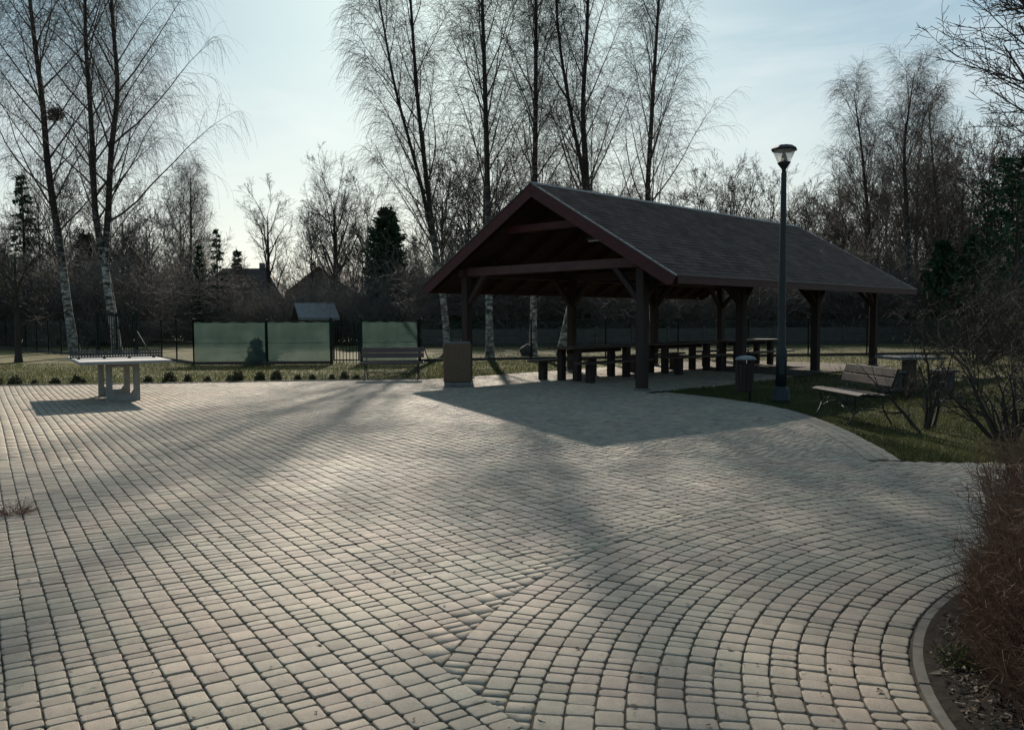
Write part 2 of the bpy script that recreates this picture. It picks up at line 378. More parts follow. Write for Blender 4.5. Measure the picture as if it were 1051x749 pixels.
# pavers ---------------------------------------------------------------------
DV = np.array([-.536, .844]); NV = np.array([.844, .536]); PITCHW = .1137; N0 = 1.638
AC = np.array([4.2, 2.55]); AR = 4.62; KR = AR - 17*PITCHW - .006
GAP = .0072
def seq(n):
    return rng.choice([.066, .095, .124], size=n, p=[.36, .34, .30])
class PaverSet:
    def __init__(s): s.items = []           # centre lines handled in bulk
    pass
def outline8(hl, hw, c):                     # (K,8,2) local (s,t)
    o = np.stack([np.stack([-hl, -hw+c], 1), np.stack([-hl+c, -hw], 1), np.stack([hl-c, -hw], 1), np.stack([hl, -hw+c], 1),
                  np.stack([hl, hw-c], 1), np.stack([hl-c, hw], 1), np.stack([-hl+c, hw], 1), np.stack([-hl, hw-c], 1)], 1)
    return o
PV, PQ, PT, PA = [], [], [], []; pcount = 0
def emit8(rings, tone):
    """rings list of (K,8,3)"""
    global pcount
    K = len(rings[0]); NR = len(rings)
    V = np.stack(rings, 1)                   # K,NR,8,3
    idx = pcount + np.arange(K*NR*8).reshape(K, NR, 8)
    for k in range(NR-1):
        a = idx[:, k]; b = idx[:, k+1]
        PQ.append(np.stack([a, np.roll(a, -1, 1), np.roll(b, -1, 1), b], -1).reshape(-1, 4))
    t = idx[:, NR-1]
    PQ.append(np.stack([t[:, 0], t[:, 1], t[:, 2], t[:, 3]], 1)); PQ.append(np.stack([t[:, 4], t[:, 5], t[:, 6], t[:, 7]], 1)); PQ.append(np.stack([t[:, 0], t[:, 3], t[:, 4], t[:, 7]], 1))
    PV.append(V.reshape(-1, 3)); PA.append(np.repeat(tone, NR*8)); pcount += K*NR*8
def pavers(hl, hw, mapping, tone, near):
    K = len(hl)
    c = np.full(K, .0105)*rng.uniform(.7, 1.3, K)
    o = outline8(hl, hw, c) + rng.normal(0, .0009, (K, 8, 2))
    ro = rng.normal(0, .011, K)[:, None]; o = np.stack([o[:, :, 0]-ro*o[:, :, 1], o[:, :, 1]+ro*o[:, :, 0]], -1) + rng.normal(0, .0011, (K, 1, 2))
    lev = rng.normal(0, .0011, K) - np.where(rng.uniform(0, 1, K) < .03, .004, 0); tx = rng.normal(0, .007, K); ty = rng.normal(0, .007, K)
    def ring(ins, z):
        q = o.copy(); sc = 1 - ins/np.stack([hl, hw], 1); q *= sc[:, None, :]
        zz = z + lev[:, None] + q[:, :, 0]*tx[:, None] + q[:, :, 1]*ty[:, None]
        p = mapping(q)
        return np.concatenate([p, zz[..., None]], -1)
    if near: rings = [ring(0, -.03), ring(0, -.0055), ring(.0008, -.0024), ring(.0024, -.0005), ring(.005, 0)]
    else: rings = [ring(0, -.03), ring(.0005, -.006), ring(.005, 0)]
    emit8(rings, tone)
CLIP = []                                    # irregular cut pieces
def clip_half(poly, p0, nrm):                # keep side where (p-p0).n <= 0
    out = []; n = len(poly)
    for i in range(n):
        a, b = poly[i], poly[(i+1) % n]; da, db = np.dot(a-p0, nrm), np.dot(b-p0, nrm)
        if da <= 0: out.append(a)
        if (da < 0 < db) or (db < 0 < da): out.append(a + (b-a)*da/(da-db))
    return out
def edge_info(P):
    """distance and nearest point/outward normal to the lawn edge polyline"""
    best = np.full(len(P), 1e9); bp = np.zeros((len(P), 2)); bn = np.zeros((len(P), 2))
    for a, b in zip(EDGE, EDGE[1:]):
        d = b-a; L = np.linalg.norm(d); t = np.clip(((P-a)@d)/L**2, 0, 1); q = a+t[:, None]*d; dd = np.linalg.norm(P-q, axis=1)
        n = np.array([-d[1], d[0]])/L        # to the right side (lawn) for an edge running towards the camera
        k = dd < best; best[k] = dd[k]; bp[k] = q[k]; bn[k] = n
    return best, bp, bn
BORD = 3*PITCHW + .004
def gen_rows():
    cs, ct, hl_ = [], [], []
    for k in range(-165, 140):
        t0 = N0 + (k+.5)*PITCHW
        n = 420; L = seq(n); s1 = -4 + rng.uniform(0, .1) + np.cumsum(L); c = s1 - L/2
        P = c[:, None]*DV + t0*NV
        ok = inside(P, POLY) & (np.abs(P[:, 0]) < .64*P[:, 1]+2.2) & (P[:, 1] > 1.0) & (P[:, 1] < 31)
        cs.append(c[ok]); ct.append(np.full(ok.sum(), t0)); hl_.append((L[ok]-GAP)/2)
    c = np.concatenate(cs); t = np.concatenate(ct); hl = np.concatenate(hl_)
    wav = .012*np.sin(c*.55 + t*.3)          # rows wander a little
    P = c[:, None]*DV + (t+wav)[:, None]*NV
    dist = np.linalg.norm(P-AC, axis=1); right = t > N0
    ed, ep, en = edge_info(P); ed = np.where((P - EDGE[-1])@(EDGE[-1]-EDGE[-2]) > .06, 9, ed)
    inarc = right & (dist < AR-.16); cutarc = right & (np.abs(dist-AR) <= .16)
    cutedge = ed < BORD+.1
    drop = inarc | (ed < BORD-.08)
    full = ~(drop | cutarc | cutedge)
    hw = np.full(len(c), (PITCHW-GAP)/2)
    tone = np.clip(rng.normal(.5, .26, len(c)), 0, 1)
    for near in (True, False):
        mk = full & ((P[:, 1] < 9) if near else (P[:, 1] >= 9))
        Pm = P[mk]
        def mp_(q, Pm=Pm): return Pm[:, None, :] + q[:, :, 0:1]*DV + q[:, :, 1:2]*NV
        pavers(hl[mk], hw[mk], mp_, tone[mk], near)
    for i in np.where((cutarc | cutedge) & ~drop)[0]:
        q = [P[i] + a*hl[i]*DV + b*hw[i]*NV for a, b in ((-1, -1), (1, -1), (1, 1), (-1, 1))]
        if cutarc[i]:
            r = (P[i]-AC)/dist[i]; q = clip_half(q, AC + r*(AR+GAP/2), -r)
        if len(q) > 2 and cutedge[i]: q = clip_half(q, ep[i] - en[i]*(BORD+GAP/2), en[i])
        if len(q) > 2: CLIP.append((np.array(q), tone[i]))
def gen_arcs():
    k = 0
    while k < 17:
        r = AR - (k+.5)*PITCHW; n = 260; L = seq(n); s = np.cumsum(L) - L/2
        th = math.pi*1.22 - s/r            # from below-left clockwise to the right
        P = AC + r*np.stack([np.cos(th), np.sin(th)], 1)
        ok = (P[:, 0] < .64*P[:, 1]+2.2) & (P[:, 1] > 1.0) & (th > .1) & (P@NV > N0-.02) & inside(P, POLY)
        th, L_ = th[ok], L[ok]; hl = (L_-GAP)/2; hw = np.full(len(hl), (PITCHW-GAP)/2)
        tn = (P[ok]@NV) - N0; ext = .085
        tone = np.clip(rng.normal(.5, .2, len(hl)), 0, 1)
        fl_ = tn > ext
        def mp_(q, th=th[fl_], r=r):
            a = th[:, None] - q[:, :, 0]/r; rr = r + q[:, :, 1] + .007*np.sin(a*3.1+1) + .004*np.sin(a*7.3)
            return AC + np.stack([rr*np.cos(a), rr*np.sin(a)], -1)
        pavers(hl[fl_], hw[fl_], mp_, tone[fl_], True)
        for i in np.where(~fl_)[0]:
            q = []
            for a, b in ((-1, -1), (-1, 1), (1, 1), (1, -1)):
                aa = th[i] - a*hl[i]/r; rr = r + b*hw[i]; q.append(AC + rr*np.array([math.cos(aa), math.sin(aa)]))
            q = clip_half(q, (N0+GAP/2)*NV, -NV)
            if len(q) > 2: CLIP.append((np.array(q), tone[i]))
        k += 1
def gen_border():
    d = np.diff(EDGE, axis=0); sl = np.linalg.norm(d, axis=1); cum = np.r_[0, np.cumsum(sl)]
    for row in range(3):
        L = seq(200); s = np.cumsum(L)-L/2; ok = s < cum[-1]-.05; s = s[ok]; L = L[ok]
        off = -(row+.5)*PITCHW
        def mp_(q, s=s, off=off):
            ss = s[:, None] + q[:, :, 0]; x = np.interp(ss, cum, EDGE[:, 0]); y = np.interp(ss, cum, EDGE[:, 1])
            x2 = np.interp(ss+.25, cum, EDGE[:, 0]) - np.interp(ss-.25, cum, EDGE[:, 0]); y2 = np.interp(ss+.25, cum, EDGE[:, 1]) - np.interp(ss-.25, cum, EDGE[:, 1])
            l = np.hypot(x2, y2); nx, ny = -y2/l, x2/l
            o = off - q[:, :, 1]
            return np.stack([x+nx*o, y+ny*o], -1)
        pavers((L-GAP)/2, np.full(len(L), (PITCHW-GAP)/2), mp_, np.clip(rng.normal(.5, .2, len(L)), 0, 1), True)
gen_rows(); gen_arcs(); gen_border()
# cut pieces: generic convex polygons
for q, tone in CLIP:
    # merge points that nearly coincide
    k = [q[0]]
    for p_ in q[1:]:
        if np.linalg.norm(p_-k[-1]) > .004: k.append(p_)
    if np.linalg.norm(k[0]-k[-1]) < .004: k.pop()
    if len(k) < 3: continue
    q = np.array(k); x, y = q[:, 0], q[:, 1]
    A_ = .5*np.sum(x*np.roll(y, -1)-np.roll(x, -1)*y)
    if abs(A_) < .00045: continue
    if A_ < 0: q = q[::-1]
    cen = q.mean(0); n = len(q); b0 = pcount
    for ins, z in ((0, -.03), (0, -.007), (.006, 0)):
        dd = cen-q; l = np.linalg.norm(dd, axis=1, keepdims=True); p_ = q + dd/l*np.minimum(ins*1.3, l*.45)
        PV.append(np.c_[p_, np.full(n, z)])
    PA.append(np.full(3*n, tone)); pcount += 3*n
    ix = b0 + np.arange(3*n).reshape(3, n)
    for r_ in range(2):
        a, b = ix[r_], ix[r_+1]; PQ.append(np.stack([a, np.roll(a, -1), np.roll(b, -1), b], 1))
    PT.append(np.array([[ix[2, 0], ix[2, i], ix[2, i+1]] for i in range(1, n-1)]))
me = mesh_np('paving', np.concatenate(PV), np.concatenate(PQ), np.concatenate(PT), smooth=True, attr=np.concatenate(PA))
tag(link('paving', me, M['paver']), kind='structure')

# kerb of the round bed and its soil
mb = MB(); a0 = math.pi*1.35; step = .42/KR
while a0 > .55*math.pi:
    a1 = a0 - step + .012/KR; pts = []
    for rr, seqa in ((KR-.005, np.linspace(a0, a1, 5)), (KR-.046, np.linspace(a1, a0, 5))):
        for a in seqa: pts.append((AC[0]+rr*math.cos(a), AC[1]+rr*math.sin(a), -.1))
    mb.prism(pts, (0, 0, .106 + random.uniform(-.003, .003))); a0 -= step
tag(mb.build('kerb', M['kerb']), kind='structure')
V = []; T = []; NR_, NA_ = 26, 110
for i in range(NR_+1):
    for j in range(NA_):
        rr = (KR-.046)*i/NR_; a = 2*math.pi*j/NA_
        V.append((AC[0]+rr*math.cos(a), AC[1]+rr*math.sin(a), .004 + (random.uniform(0, .022) if i < NR_ else 0)))
Qs = [(i*NA_+j, i*NA_+(j+1) % NA_, (i+1)*NA_+(j+1) % NA_, (i+1)*NA_+j) for i in range(NR_) for j in range(NA_)]
tag(link('soil', mesh_np('soil', V, Qs), M['soil']), kind='structure')
# bits of litter and pale pebbles on the soil (uncountable)
K = 6500; a = rng.uniform(.8*math.pi, 1.3*math.pi, K); rr = rng.uniform(1.6, KR-.09, K)
C = np.stack([AC[0]+rr*np.cos(a), AC[1]+rr*np.sin(a), rng.uniform(.02, .035, K)], 1); sz = rng.uniform(.004, .013, K)[:, None, None]
tri = rng.normal(0, 1, (K, 4, 3))*sz; tri[:, :, 2] *= .4
V = (C[:, None]+tri).reshape(-1, 3); b = np.arange(K)*4
T = np.concatenate([np.stack([b, b+1, b+2], 1), np.stack([b, b+1, b+3], 1), np.stack([b, b+2, b+3], 1), np.stack([b+1, b+2, b+3], 1)])
lm = simple('litter_bits', (.05, .034, .025), (.22, .18, .14), 40, .9, 0, .2)
tag(link('leaf_litter', mesh_np('leaf_litter', V, None, T), lm), 'small dry leaf bits and pale pebbles scattered on the soil under the hedge', 'leaf litter', kind='stuff')
K = 420; y = 2.6 + 13*rng.uniform(0, 1, K)**1.6; x = rng.uniform(-.6, .55, K)*y; C = np.stack([x, y, np.full(K, .004)], 1)
C = C[(np.linalg.norm(C[:, :2]-AC, axis=1) > KR+.05) & inside(C[:, :2], POLY)]; K = len(C); sz = rng.uniform(.004, .012, K)[:, None, None]
tri = rng.normal(0, 1, (K, 4, 3))*sz; tri[:, :, 2] = np.abs(tri[:, :, 2])*.3; V = (C[:, None]+tri).reshape(-1, 3); b = np.arange(K)*4
T = np.concatenate([np.stack([b, b+1, b+2], 1), np.stack([b, b+1, b+3], 1), np.stack([b, b+2, b+3], 1), np.stack([b+1, b+2, b+3], 1)])
tag(link('fallen_bits', mesh_np('fallen_bits', V, None, T), lm), 'tiny fallen leaf and twig bits scattered over the paving', 'debris', kind='stuff')
# flush edging along the back of the plaza
mb = MB()
for A_, B_ in ((np.array([-40, 14.6]), np.array([-11.73, 19.32])), (np.array([-11.73, 19.32]), np.array([-2.07, 20.95]))):
    L_ = np.linalg.norm(B_-A_); n = int(L_)
    for i in range(n):
        p0 = A_+(B_-A_)*i/n; p1 = A_+(B_-A_)*(i+.99)/n; mb.bar((*p0, -.03), (*p1, -.03), .06, .1, .006)
tag(mb.build('edging_kerb', M['kerb']), kind='structure')

# grass blades ---------------------------------------------------------------
def blades(n, sampler, hmin, hmax, w_):
    P = sampler(n); P = P[~inside(P, POLY)]
    P = P[np.linalg.norm(P-AC, axis=1) > KR+.1]
    n = len(P); h = rng.uniform(hmin, hmax, n)
    patch = .5+.5*np.sin(P[:, 0]*1.7+np.sin(P[:, 1]*1.1)*2)*np.sin(P[:, 1]*1.3+P[:, 0]*.6)
    h *= .6+.7*patch
    a = rng.uniform(0, 2*math.pi, n); lean = rng.uniform(.1, .9, n)*h; la = rng.uniform(0, 2*math.pi, n)
    base = np.c_[P, np.full(n, -.03)]; ww = w_*rng.uniform(.6, 1.3, n)
    d = np.stack([np.cos(a), np.sin(a), 0*a], 1)*ww[:, None]
    tip = base + np.stack([np.cos(la)*lean, np.sin(la)*lean, h], 1)
    V = np.stack([base-d, base+d, tip], 1).reshape(-1, 3); T = np.arange(n*3).reshape(-1, 3)
    tone = np.clip(rng.normal(.42, .2, n) + .28*(patch-.5), 0, 1)
    return V, T, np.repeat(tone, 3)
def s_right(n):
    y = rng.uniform(7.6, 18, n); x = 3.2 + rng.uniform(0, 1, n)**1.2*(y*.66-2.2); return np.stack([x, y], 1)
def s_back(n):
    y = 18.8 + 11*rng.uniform(0, 1, n)**1.3; return np.stack([rng.uniform(-.64, .1, n)*y, y], 1)
def s_back2(n):
    y = rng.uniform(18, 36, n); return np.stack([rng.uniform(-.1, .66, n)*y, y], 1)
parts = [blades(110000, s_right, .03, .075, .0028), blades(60000, s_back, .04, .09, .006), blades(50000, s_back2, .04, .09, .006)]
V = np.concatenate([p[0] for p in parts]); o = np.cumsum([0]+[len(p[0]) for p in parts])
T = np.concatenate([p[1]+o[i] for i, p in enumerate(parts)]); A_ = np.concatenate([p[2] for p in parts])
tag(link('grass', mesh_np('grass', V, None, T, attr=A_), M['blade']), 'short patchy lawn grass around the paved plaza', 'grass', kind='stuff')

# ------------------------------------------------------------------ trees
def grow(start, dirs, length, n, trop, noise, curl=None):
    K = len(start); P = np.zeros((K, n+1, 3)); P[:, 0] = start; d = dirs/np.linalg.norm(dirs, axis=1, keepdims=True)
    st = (np.asarray(length)/n)[:, None]; trop = np.broadcast_to(np.asarray(trop, float), (n,))
    for i in range(n):
        d = d + rng.normal(0, noise, (K, 3)); d[:, 2] += trop[i]
        d /= np.linalg.norm(d, axis=1, keepdims=True); P[:, i+1] = P[:, i] + d*st
    return P
def pick(P, Rad, per, t0, t1, jit=True):
    """children starts on each parent polyline"""
    K, N, _ = P.shape
    if np.isscalar(per): per = np.full(K, per)
    par = np.repeat(np.arange(K), per); M_ = len(par)
    base = np.concatenate([(np.arange(p)+.5)/p if p else np.zeros(0) for p in per])
    t = t0 + (t1-t0)*np.clip(base + rng.normal(0, .25, M_)/np.maximum(per[par], 1), 0, 1)
    f = t*(N-1); i = np.minimum(f.astype(int), N-2); u = (f-i)[:, None]
    st = P[par, i]*(1-u)+P[par, i+1]*u; tg = P[par, i+1]-P[par, i]; tg /= np.linalg.norm(tg, axis=1, keepdims=True)+1e-9
    rad = Rad[par, i]*(1-u[:, 0])+Rad[par, i+1]*u[:, 0]
    return par, t, st, tg, rad
def spread(tg, ang, az=None):
    K = len(tg); v = rng.normal(0, 1, (K, 3))
    if az is not None: v = np.stack([np.cos(az), np.sin(az), 0*az], 1)
    v -= (v*tg).sum(1, keepdims=True)*tg; v /= np.linalg.norm(v, axis=1, keepdims=True)+1e-9
    return tg*np.cos(ang)[:, None] + v*np.sin(ang)[:, None]
def rad_line(r0, r1, n): return r0[:, None] + (r1-r0)[:, None]*np.linspace(0, 1, n)[None]**.8
def resample(pts, n):
    pts = np.array(pts, float); d = np.r_[0, np.cumsum(np.linalg.norm(np.diff(pts, axis=0), axis=1))]; t = np.linspace(0, d[-1], n)
    q = np.stack([np.interp(t, d, pts[:, k]) for k in range(3)], 1)
    for _ in range(2): q[1:-1] = .25*q[:-2]+.5*q[1:-1]+.25*q[2:]
    return q

def birch_parts(trunks, r0s, prim=26, sec=8, twig=7, t0=.28, plen=.24, tw_len=1.1, weep=-.22, ang=(34, 55), sides_tw=3):
    """trunks list of polylines (local, base at origin)"""
    TP, BP = [], []
    for pts, r0 in zip(trunks, r0s):
        P = resample(pts, 26)[None]; H = np.linalg.norm(np.diff(P[0], axis=0), axis=1).sum()
        rad = (r0*(1-np.linspace(0, 1, 26))**.75 + .012)[None]; rad[0, 0] *= 1.35; rad[0, 1] *= 1.1
        TP.append(tubes(P, rad, 9))
        par, t, st, tg, rr = pick(P, rad, prim, t0, .99)
        a = np.arange(prim)*2.399 + rng.normal(0, .4, prim)
        an = np.radians(rng.uniform(ang[0], ang[1], prim))*(1-.25*t)
        L = H*plen*(1.15-.8*((t-t0)/(1-t0)))*rng.uniform(.7, 1.15, prim)
        d = spread(tg, an, a)
        P1 = grow(st, d, L, 9, np.r_[.05, .06, .06, .05, .03, 0, -.06, -.1, -.14], .06)
        R1 = rad_line(np.minimum(rr*.5, .008+.0065*L), np.full(prim, .006), 10)
        BP.append(tubes(P1, R1, 5))
        par, t, st, tg, rr = pick(P1, R1, sec, .2, 1.0)
        K = len(st); L2 = L[par]*rng.uniform(.22, .42, K)*(1.15-.5*t)
        P2 = grow(st, spread(tg, np.radians(rng.uniform(28, 60, K))), L2, 6, np.r_[.03, 0, -.05, -.1, -.15, -.2], .07)
        R2 = rad_line(np.minimum(rr*.7, .009), np.full(K, .0042), 7)
        BP.append(tubes(P2, R2, 3))
        par, t, st, tg, rr = pick(P2, R2, twig, .15, 1.0)
        K = len(st); L3 = tw_len*rng.uniform(.4, 1.1, K)
        P3 = grow(st, spread(tg, np.radians(rng.uniform(20, 60, K))), L3, 5, weep*1.25, .06)
        R3 = rad_line(np.full(K, .0042), np.full(K, .0032), 6)
        BP.append(tubes(P3, R3, sides_tw))
        # a few twigs straight on the primaries
        par, t, st, tg, rr = pick(P1, R1, 10, .25, 1.0); K = len(st)
        P4 = grow(st, spread(tg, np.radians(rng.uniform(30, 70, K))), tw_len*rng.uniform(.5, 1.3, K), 5, weep*.8, .10)
        BP.append(tubes(P4, rad_line(np.full(K, .006), np.full(K, .003), 6), 3))
    return merge(TP), merge(BP)

def make_tree(name, label, cat, loc, trunk, crown, mt, mc, group=None, crown_name='branches'):
    e = empty(name, loc); tag(e, label, cat, group)
    link('trunk', mesh_np('trunk', *trunk, smooth=True), mt, e)
    link(crown_name, mesh_np(crown_name, *crown), mc, e)
    return e

def px_trunk(pixels, Y, top_m=None, base=None, wob=.25):
    P = np.array([at(u, v, Y) for u, v in pixels]); P[0, 2] = -.05
    P[1:, 1] += rng.normal(0, wob, len(P)-1)
    if top_m:
        d = P[-1]-P[-2]; d /= np.linalg.norm(d); d[2] = abs(d[2])
        P = np.vstack([P, P[-1]+d*top_m])
    loc = P[0].copy(); loc[2] = 0
    return loc, P - loc

# the three pale trunks on the left, beyond the fence
loc, tr = px_trunk([(77, 361), (72, 315), (63, 262), (52, 170), (44, 105), (38, 50), (33, 0)], 41, 5.5)
T_, B_ = birch_parts([tr], [.2], prim=40, sec=12, twig=12, t0=.26, plen=.30, tw_len=1.6, weep=-.30)
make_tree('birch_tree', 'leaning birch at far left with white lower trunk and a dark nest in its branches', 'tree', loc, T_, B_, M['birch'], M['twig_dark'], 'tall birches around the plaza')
NEST = at(57, 118, 41)
loc, tr = px_trunk([(121, 362), (114, 310), (107, 270), (102, 225), (94, 165), (87, 95), (87, 40), (90, 0)], 38.5, 4.5)
loc2, tr2 = px_trunk([(121, 362), (116, 312), (109, 268), (108, 225), (114, 150), (122, 90), (119, 40), (117, 0)], 38.5, 5); tr2 += (loc2-loc)
T_, B_ = birch_parts([tr, tr2], [.165, .165], prim=34, sec=12, twig=12, t0=.28, plen=.30, tw_len=1.7, weep=-.32)
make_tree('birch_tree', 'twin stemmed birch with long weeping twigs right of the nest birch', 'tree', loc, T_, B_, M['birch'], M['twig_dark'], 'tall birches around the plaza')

mid = [
 ([(459, 352), (456, 310), (447, 256), (436, 168), (428, 102), (421, 0)], 38, .135, 'birch left of the shelter roof peak with thin trunk and drooping outer twigs'),
 ([(503, 367), (502, 310), (501, 221), (499, 123), (495, 0)], 32.5, .135, 'straight birch seen between the left front post and the roof peak'),
 ([(547, 364), (548, 303), (549, 184), (550, 80), (550, 0)], 35, .14, 'birch standing directly above the roof peak with dark stone at its foot'),
 ([(575, 364), (588, 300), (600, 240), (603, 190), (597, 110), (602, 50), (604, 0)], 34.5, .14, 'birch right of the roof peak with bent pale lower trunk'),
 ([(672, 356), (668, 290), (664, 209), (671, 82), (677, 0)], 40, .15, 'tall birch above the shelter ridge, rightmost of the five behind it'),
 ]
for pxs, Y, r0, lab in mid:
    loc, tr = px_trunk(pxs, Y, 5); trs, rs = [tr], [r0]
    fk = {'birch right': [(575, 364), (588, 300), (600, 240), (602, 196), (586, 120), (574, 40), (571, 0)], 'birch left': [(459, 352), (455, 312), (446, 256), (433, 190), (405, 90), (392, 20)]}
    for key, pp in fk.items():
        if lab.startswith(key): l2, t2 = px_trunk(pp, Y, 4); trs.append(t2 + (l2-loc)); rs.append(r0*.75)
    T_, B_ = birch_parts(trs, rs, prim=40 if len(trs) == 1 else 26, sec=12, twig=12, t0=.2, plen=.25, tw_len=1.15, weep=-.22, ang=(20, 42))
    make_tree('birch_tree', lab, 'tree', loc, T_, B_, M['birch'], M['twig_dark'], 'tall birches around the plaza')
far_b = [
 ([(898, 350), (896, 250), (884, 150), (878, 112)], 52, .16, 'slender birch behind the right end of the shelter roof'),
 ([(935, 350), (932, 240), (928, 150), (936, 92)], 50, .18, 'tallest of the far birches right of the street lamp'),
 ([(972, 350), (968, 250), (962, 190), (955, 120)], 54, .15, 'far birch next to the dark pine on the right'),
 ([(194, 350), (195, 290), (197, 235), (196, 192)], 66, .15, 'small far birch standing left of the two small spruces'),
 ]
for pxs, Y, r0, lab in far_b:
    loc, tr = px_trunk(pxs, Y, 1)
    T_, B_ = birch_parts([tr], [r0], prim=40, sec=11, twig=10, t0=.16, plen=.34, tw_len=1.2, weep=-.2, ang=(22, 46))
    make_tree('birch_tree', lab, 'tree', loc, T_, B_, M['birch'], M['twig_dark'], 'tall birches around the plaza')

def round_parts(H, r0, lean=(0, 0), prim=9, levels=3, spreadang=(20, 50), tw=.006, counts=(7, 7, 5), fork=.25, crad=.5):
    tp = resample([(0, 0, -.05), (lean[0]*.3, lean[1]*.3, H*.4), (lean[0], lean[1], H*.85)], 14)[None]
    rad = (r0*(1-np.linspace(0, 1, 14))**.7 + .015)[None]; rad[0, 0] *= 1.3
    TP = [tubes(tp, rad, 8)]; BP = []
    par, t, st, tg, rr = pick(tp, rad, prim, fork, 1.0)
    a = np.arange(prim)*2.399+rng.normal(0, .3, prim)
    L = H*crad*(1.15-.6*t)*rng.uniform(.8, 1.15, prim)
    P = grow(st, spread(tg, np.radians(rng.uniform(*spreadang, prim)), a), L, 8, .07, .08); Rr = rad_line(np.minimum(rr*.7, r0*.5), np.full(prim, .012), 9)
    BP.append(tubes(P, Rr, 5))
    for lv in range(levels):
        par, t, st, tg, rr = pick(P, Rr, counts[lv], .2, 1.0); K = len(st)
        L = L[par]*rng.uniform(.3, .6, K)*(1.2-.5*t)
        P = grow(st, spread(tg, np.radians(rng.uniform(25, 60, K))), L, 4, .05, .10)
        Rr = rad_line(np.minimum(rr*.75, .03/(lv+1)), np.full(K, max(tw, .01/(lv+1.5))), 5); BP.append(tubes(P, Rr, 3))
    return merge(TP), merge(BP)

# far bare trees and shrubs
T_, B_ = round_parts(12.6, .22, prim=13, counts=(8, 7, 5), spreadang=(22, 48), crad=.55)
p_ = at(345, 345, 66); bt = make_tree('bare_tree', 'round crowned bare tree in the gap between left birches and shelter', 'tree', (p_[0], p_[1], 0), T_, B_, M['bark_dark'], M['twig_dark'], 'bare trees beyond the fence')
T_, B_ = round_parts(11.0, .18, prim=11, counts=(7, 6, 5), spreadang=(15, 35), crad=.42)
p_ = at(277, 345, 64); make_tree('bare_tree', 'upright narrow bare tree left of the round crowned one', 'tree', (p_[0], p_[1], 0), T_, B_, M['bark_dark'], M['twig_dark'], 'bare trees beyond the fence')
# bare tree whose crown enters at the upper right corner
T_, B_ = round_parts(11.5, .2, prim=26, counts=(9, 7, 5), spreadang=(30, 66), crad=.42, tw=.006, fork=.3)
make_tree('bare_tree', 'near bare tree reaching into the upper right corner over the lawn', 'tree', (11.7, 16.6, 0), T_, B_, M['bark_dark'], M['twig_dark'], 'bare trees beyond the fence')
# small tree on the left lawn
T_, B_ = round_parts(4.6, .11, prim=11, counts=(7, 5, 4), spreadang=(35, 70), crad=.42, fork=.3)
p_ = at(19, 369, 31); make_tree('small_tree', 'small dark bare tree standing on the lawn at the far left edge', 'tree', (p_[0], p_[1], 0), T_, B_, M['bark_dark'], M['twig_dark'])

# mid-height trees making the thin skyline and thickets below it
protos = []
for i in range(4):
    H = (8.5, 10, 7.5, 9)[i]
    T_, B_ = round_parts(H, .12, prim=14, counts=(8, 6, 5), spreadang=(12, 40), crad=.5, fork=.12, tw=.008)
    protos.append((mesh_np('trunk', *T_, smooth=True), mesh_np('branches', *B_)))
for a_, b_ in protos: a_.materials.append(M['bark_dark']); b_.materials.append(M['twig_dark'])
def shrub_parts(H, stems, counts=(7, 5), spreadv=.45, r0=.02, tw=.006, n=7):
    a = rng.uniform(0, 2*math.pi, stems); r = np.sqrt(rng.uniform(0, 1, stems))
    st = np.stack([np.cos(a)*r*.35*H*.3, np.sin(a)*r*.35*H*.3, np.full(stems, -.05)], 1)
    d = np.stack([np.cos(a)*r*spreadv*1.6, np.sin(a)*r*spreadv*1.6, np.ones(stems)], 1)
    L = H*rng.uniform(.6, 1.05, stems)
    P = grow(st, d, L, n, -.01, .09); Rr = rad_line(np.full(stems, r0)*rng.uniform(.7, 1.2, stems), np.full(stems, tw), n+1)
    parts = [tubes(P, Rr, 4)]
    for lv, c in enumerate(counts):
        par, t, s_, tg, rr = pick(P, Rr, c, .12, 1.0); K = len(s_)
        L = L[par]*rng.uniform(.2, .5, K)
        P = grow(s_, spread(tg, np.radians(rng.uniform(25, 65, K))), L, 4, .03, .12)
        Rr = rad_line(np.minimum(rr*.75, r0*.6), np.full(K, tw*.8), 5); parts.append(tubes(P, Rr, 3))
    return merge(parts)
thick = []
for i in range(4):
    me = mesh_np('bare_shrub', *shrub_parts((5.5, 4.6, 6.2, 5.0)[i], 46, (8, 6), .5, .03, .011)); me.materials.append(M['twig_brown']); thick.append(me)
LTREE = 'bare brown tree in the dense belt of trees behind the plaza'
LSHR = 'tangled bare shrub in the thicket along the back of the lawn'
def put_tree(x, y, s, rz, i):
    e = empty('bare_tree', (x, y, 0), rz); e.scale = (s, s, s*random.uniform(.9, 1.15)); tag(e, LTREE, 'tree', 'belt of bare trees')
    link('trunk', protos[i][0], None, e); link('branches', protos[i][1], None, e)
for k in range(64):
    u = -40 + 1130*(k+.5)/64 + random.uniform(-10, 10)
    Y = random.uniform(56, 84); p_ = at(u, 330, Y)
    gap = 215 < u < 320
    s = random.uniform(.75, 1.1)*(Y/66)
    if gap: s *= .5
    if u < 200: s *= random.uniform(.95, 1.35)
    if 430 < u < 790: s *= random.uniform(1.15, 1.55)
    elif u > 800: s *= random.uniform(1.1, 1.45)
    put_tree(p_[0], Y, s, random.uniform(0, 6.28), random.randrange(4))
for u, Y, s_ in ((985, 58, 1.35), (1012, 55, 1.5), (1040, 60, 1.65), (1066, 54, 1.5), (955, 62, 1.3)): put_tree(at(u, 330, Y)[0], Y, s_, u*.7, int(u) % 4)
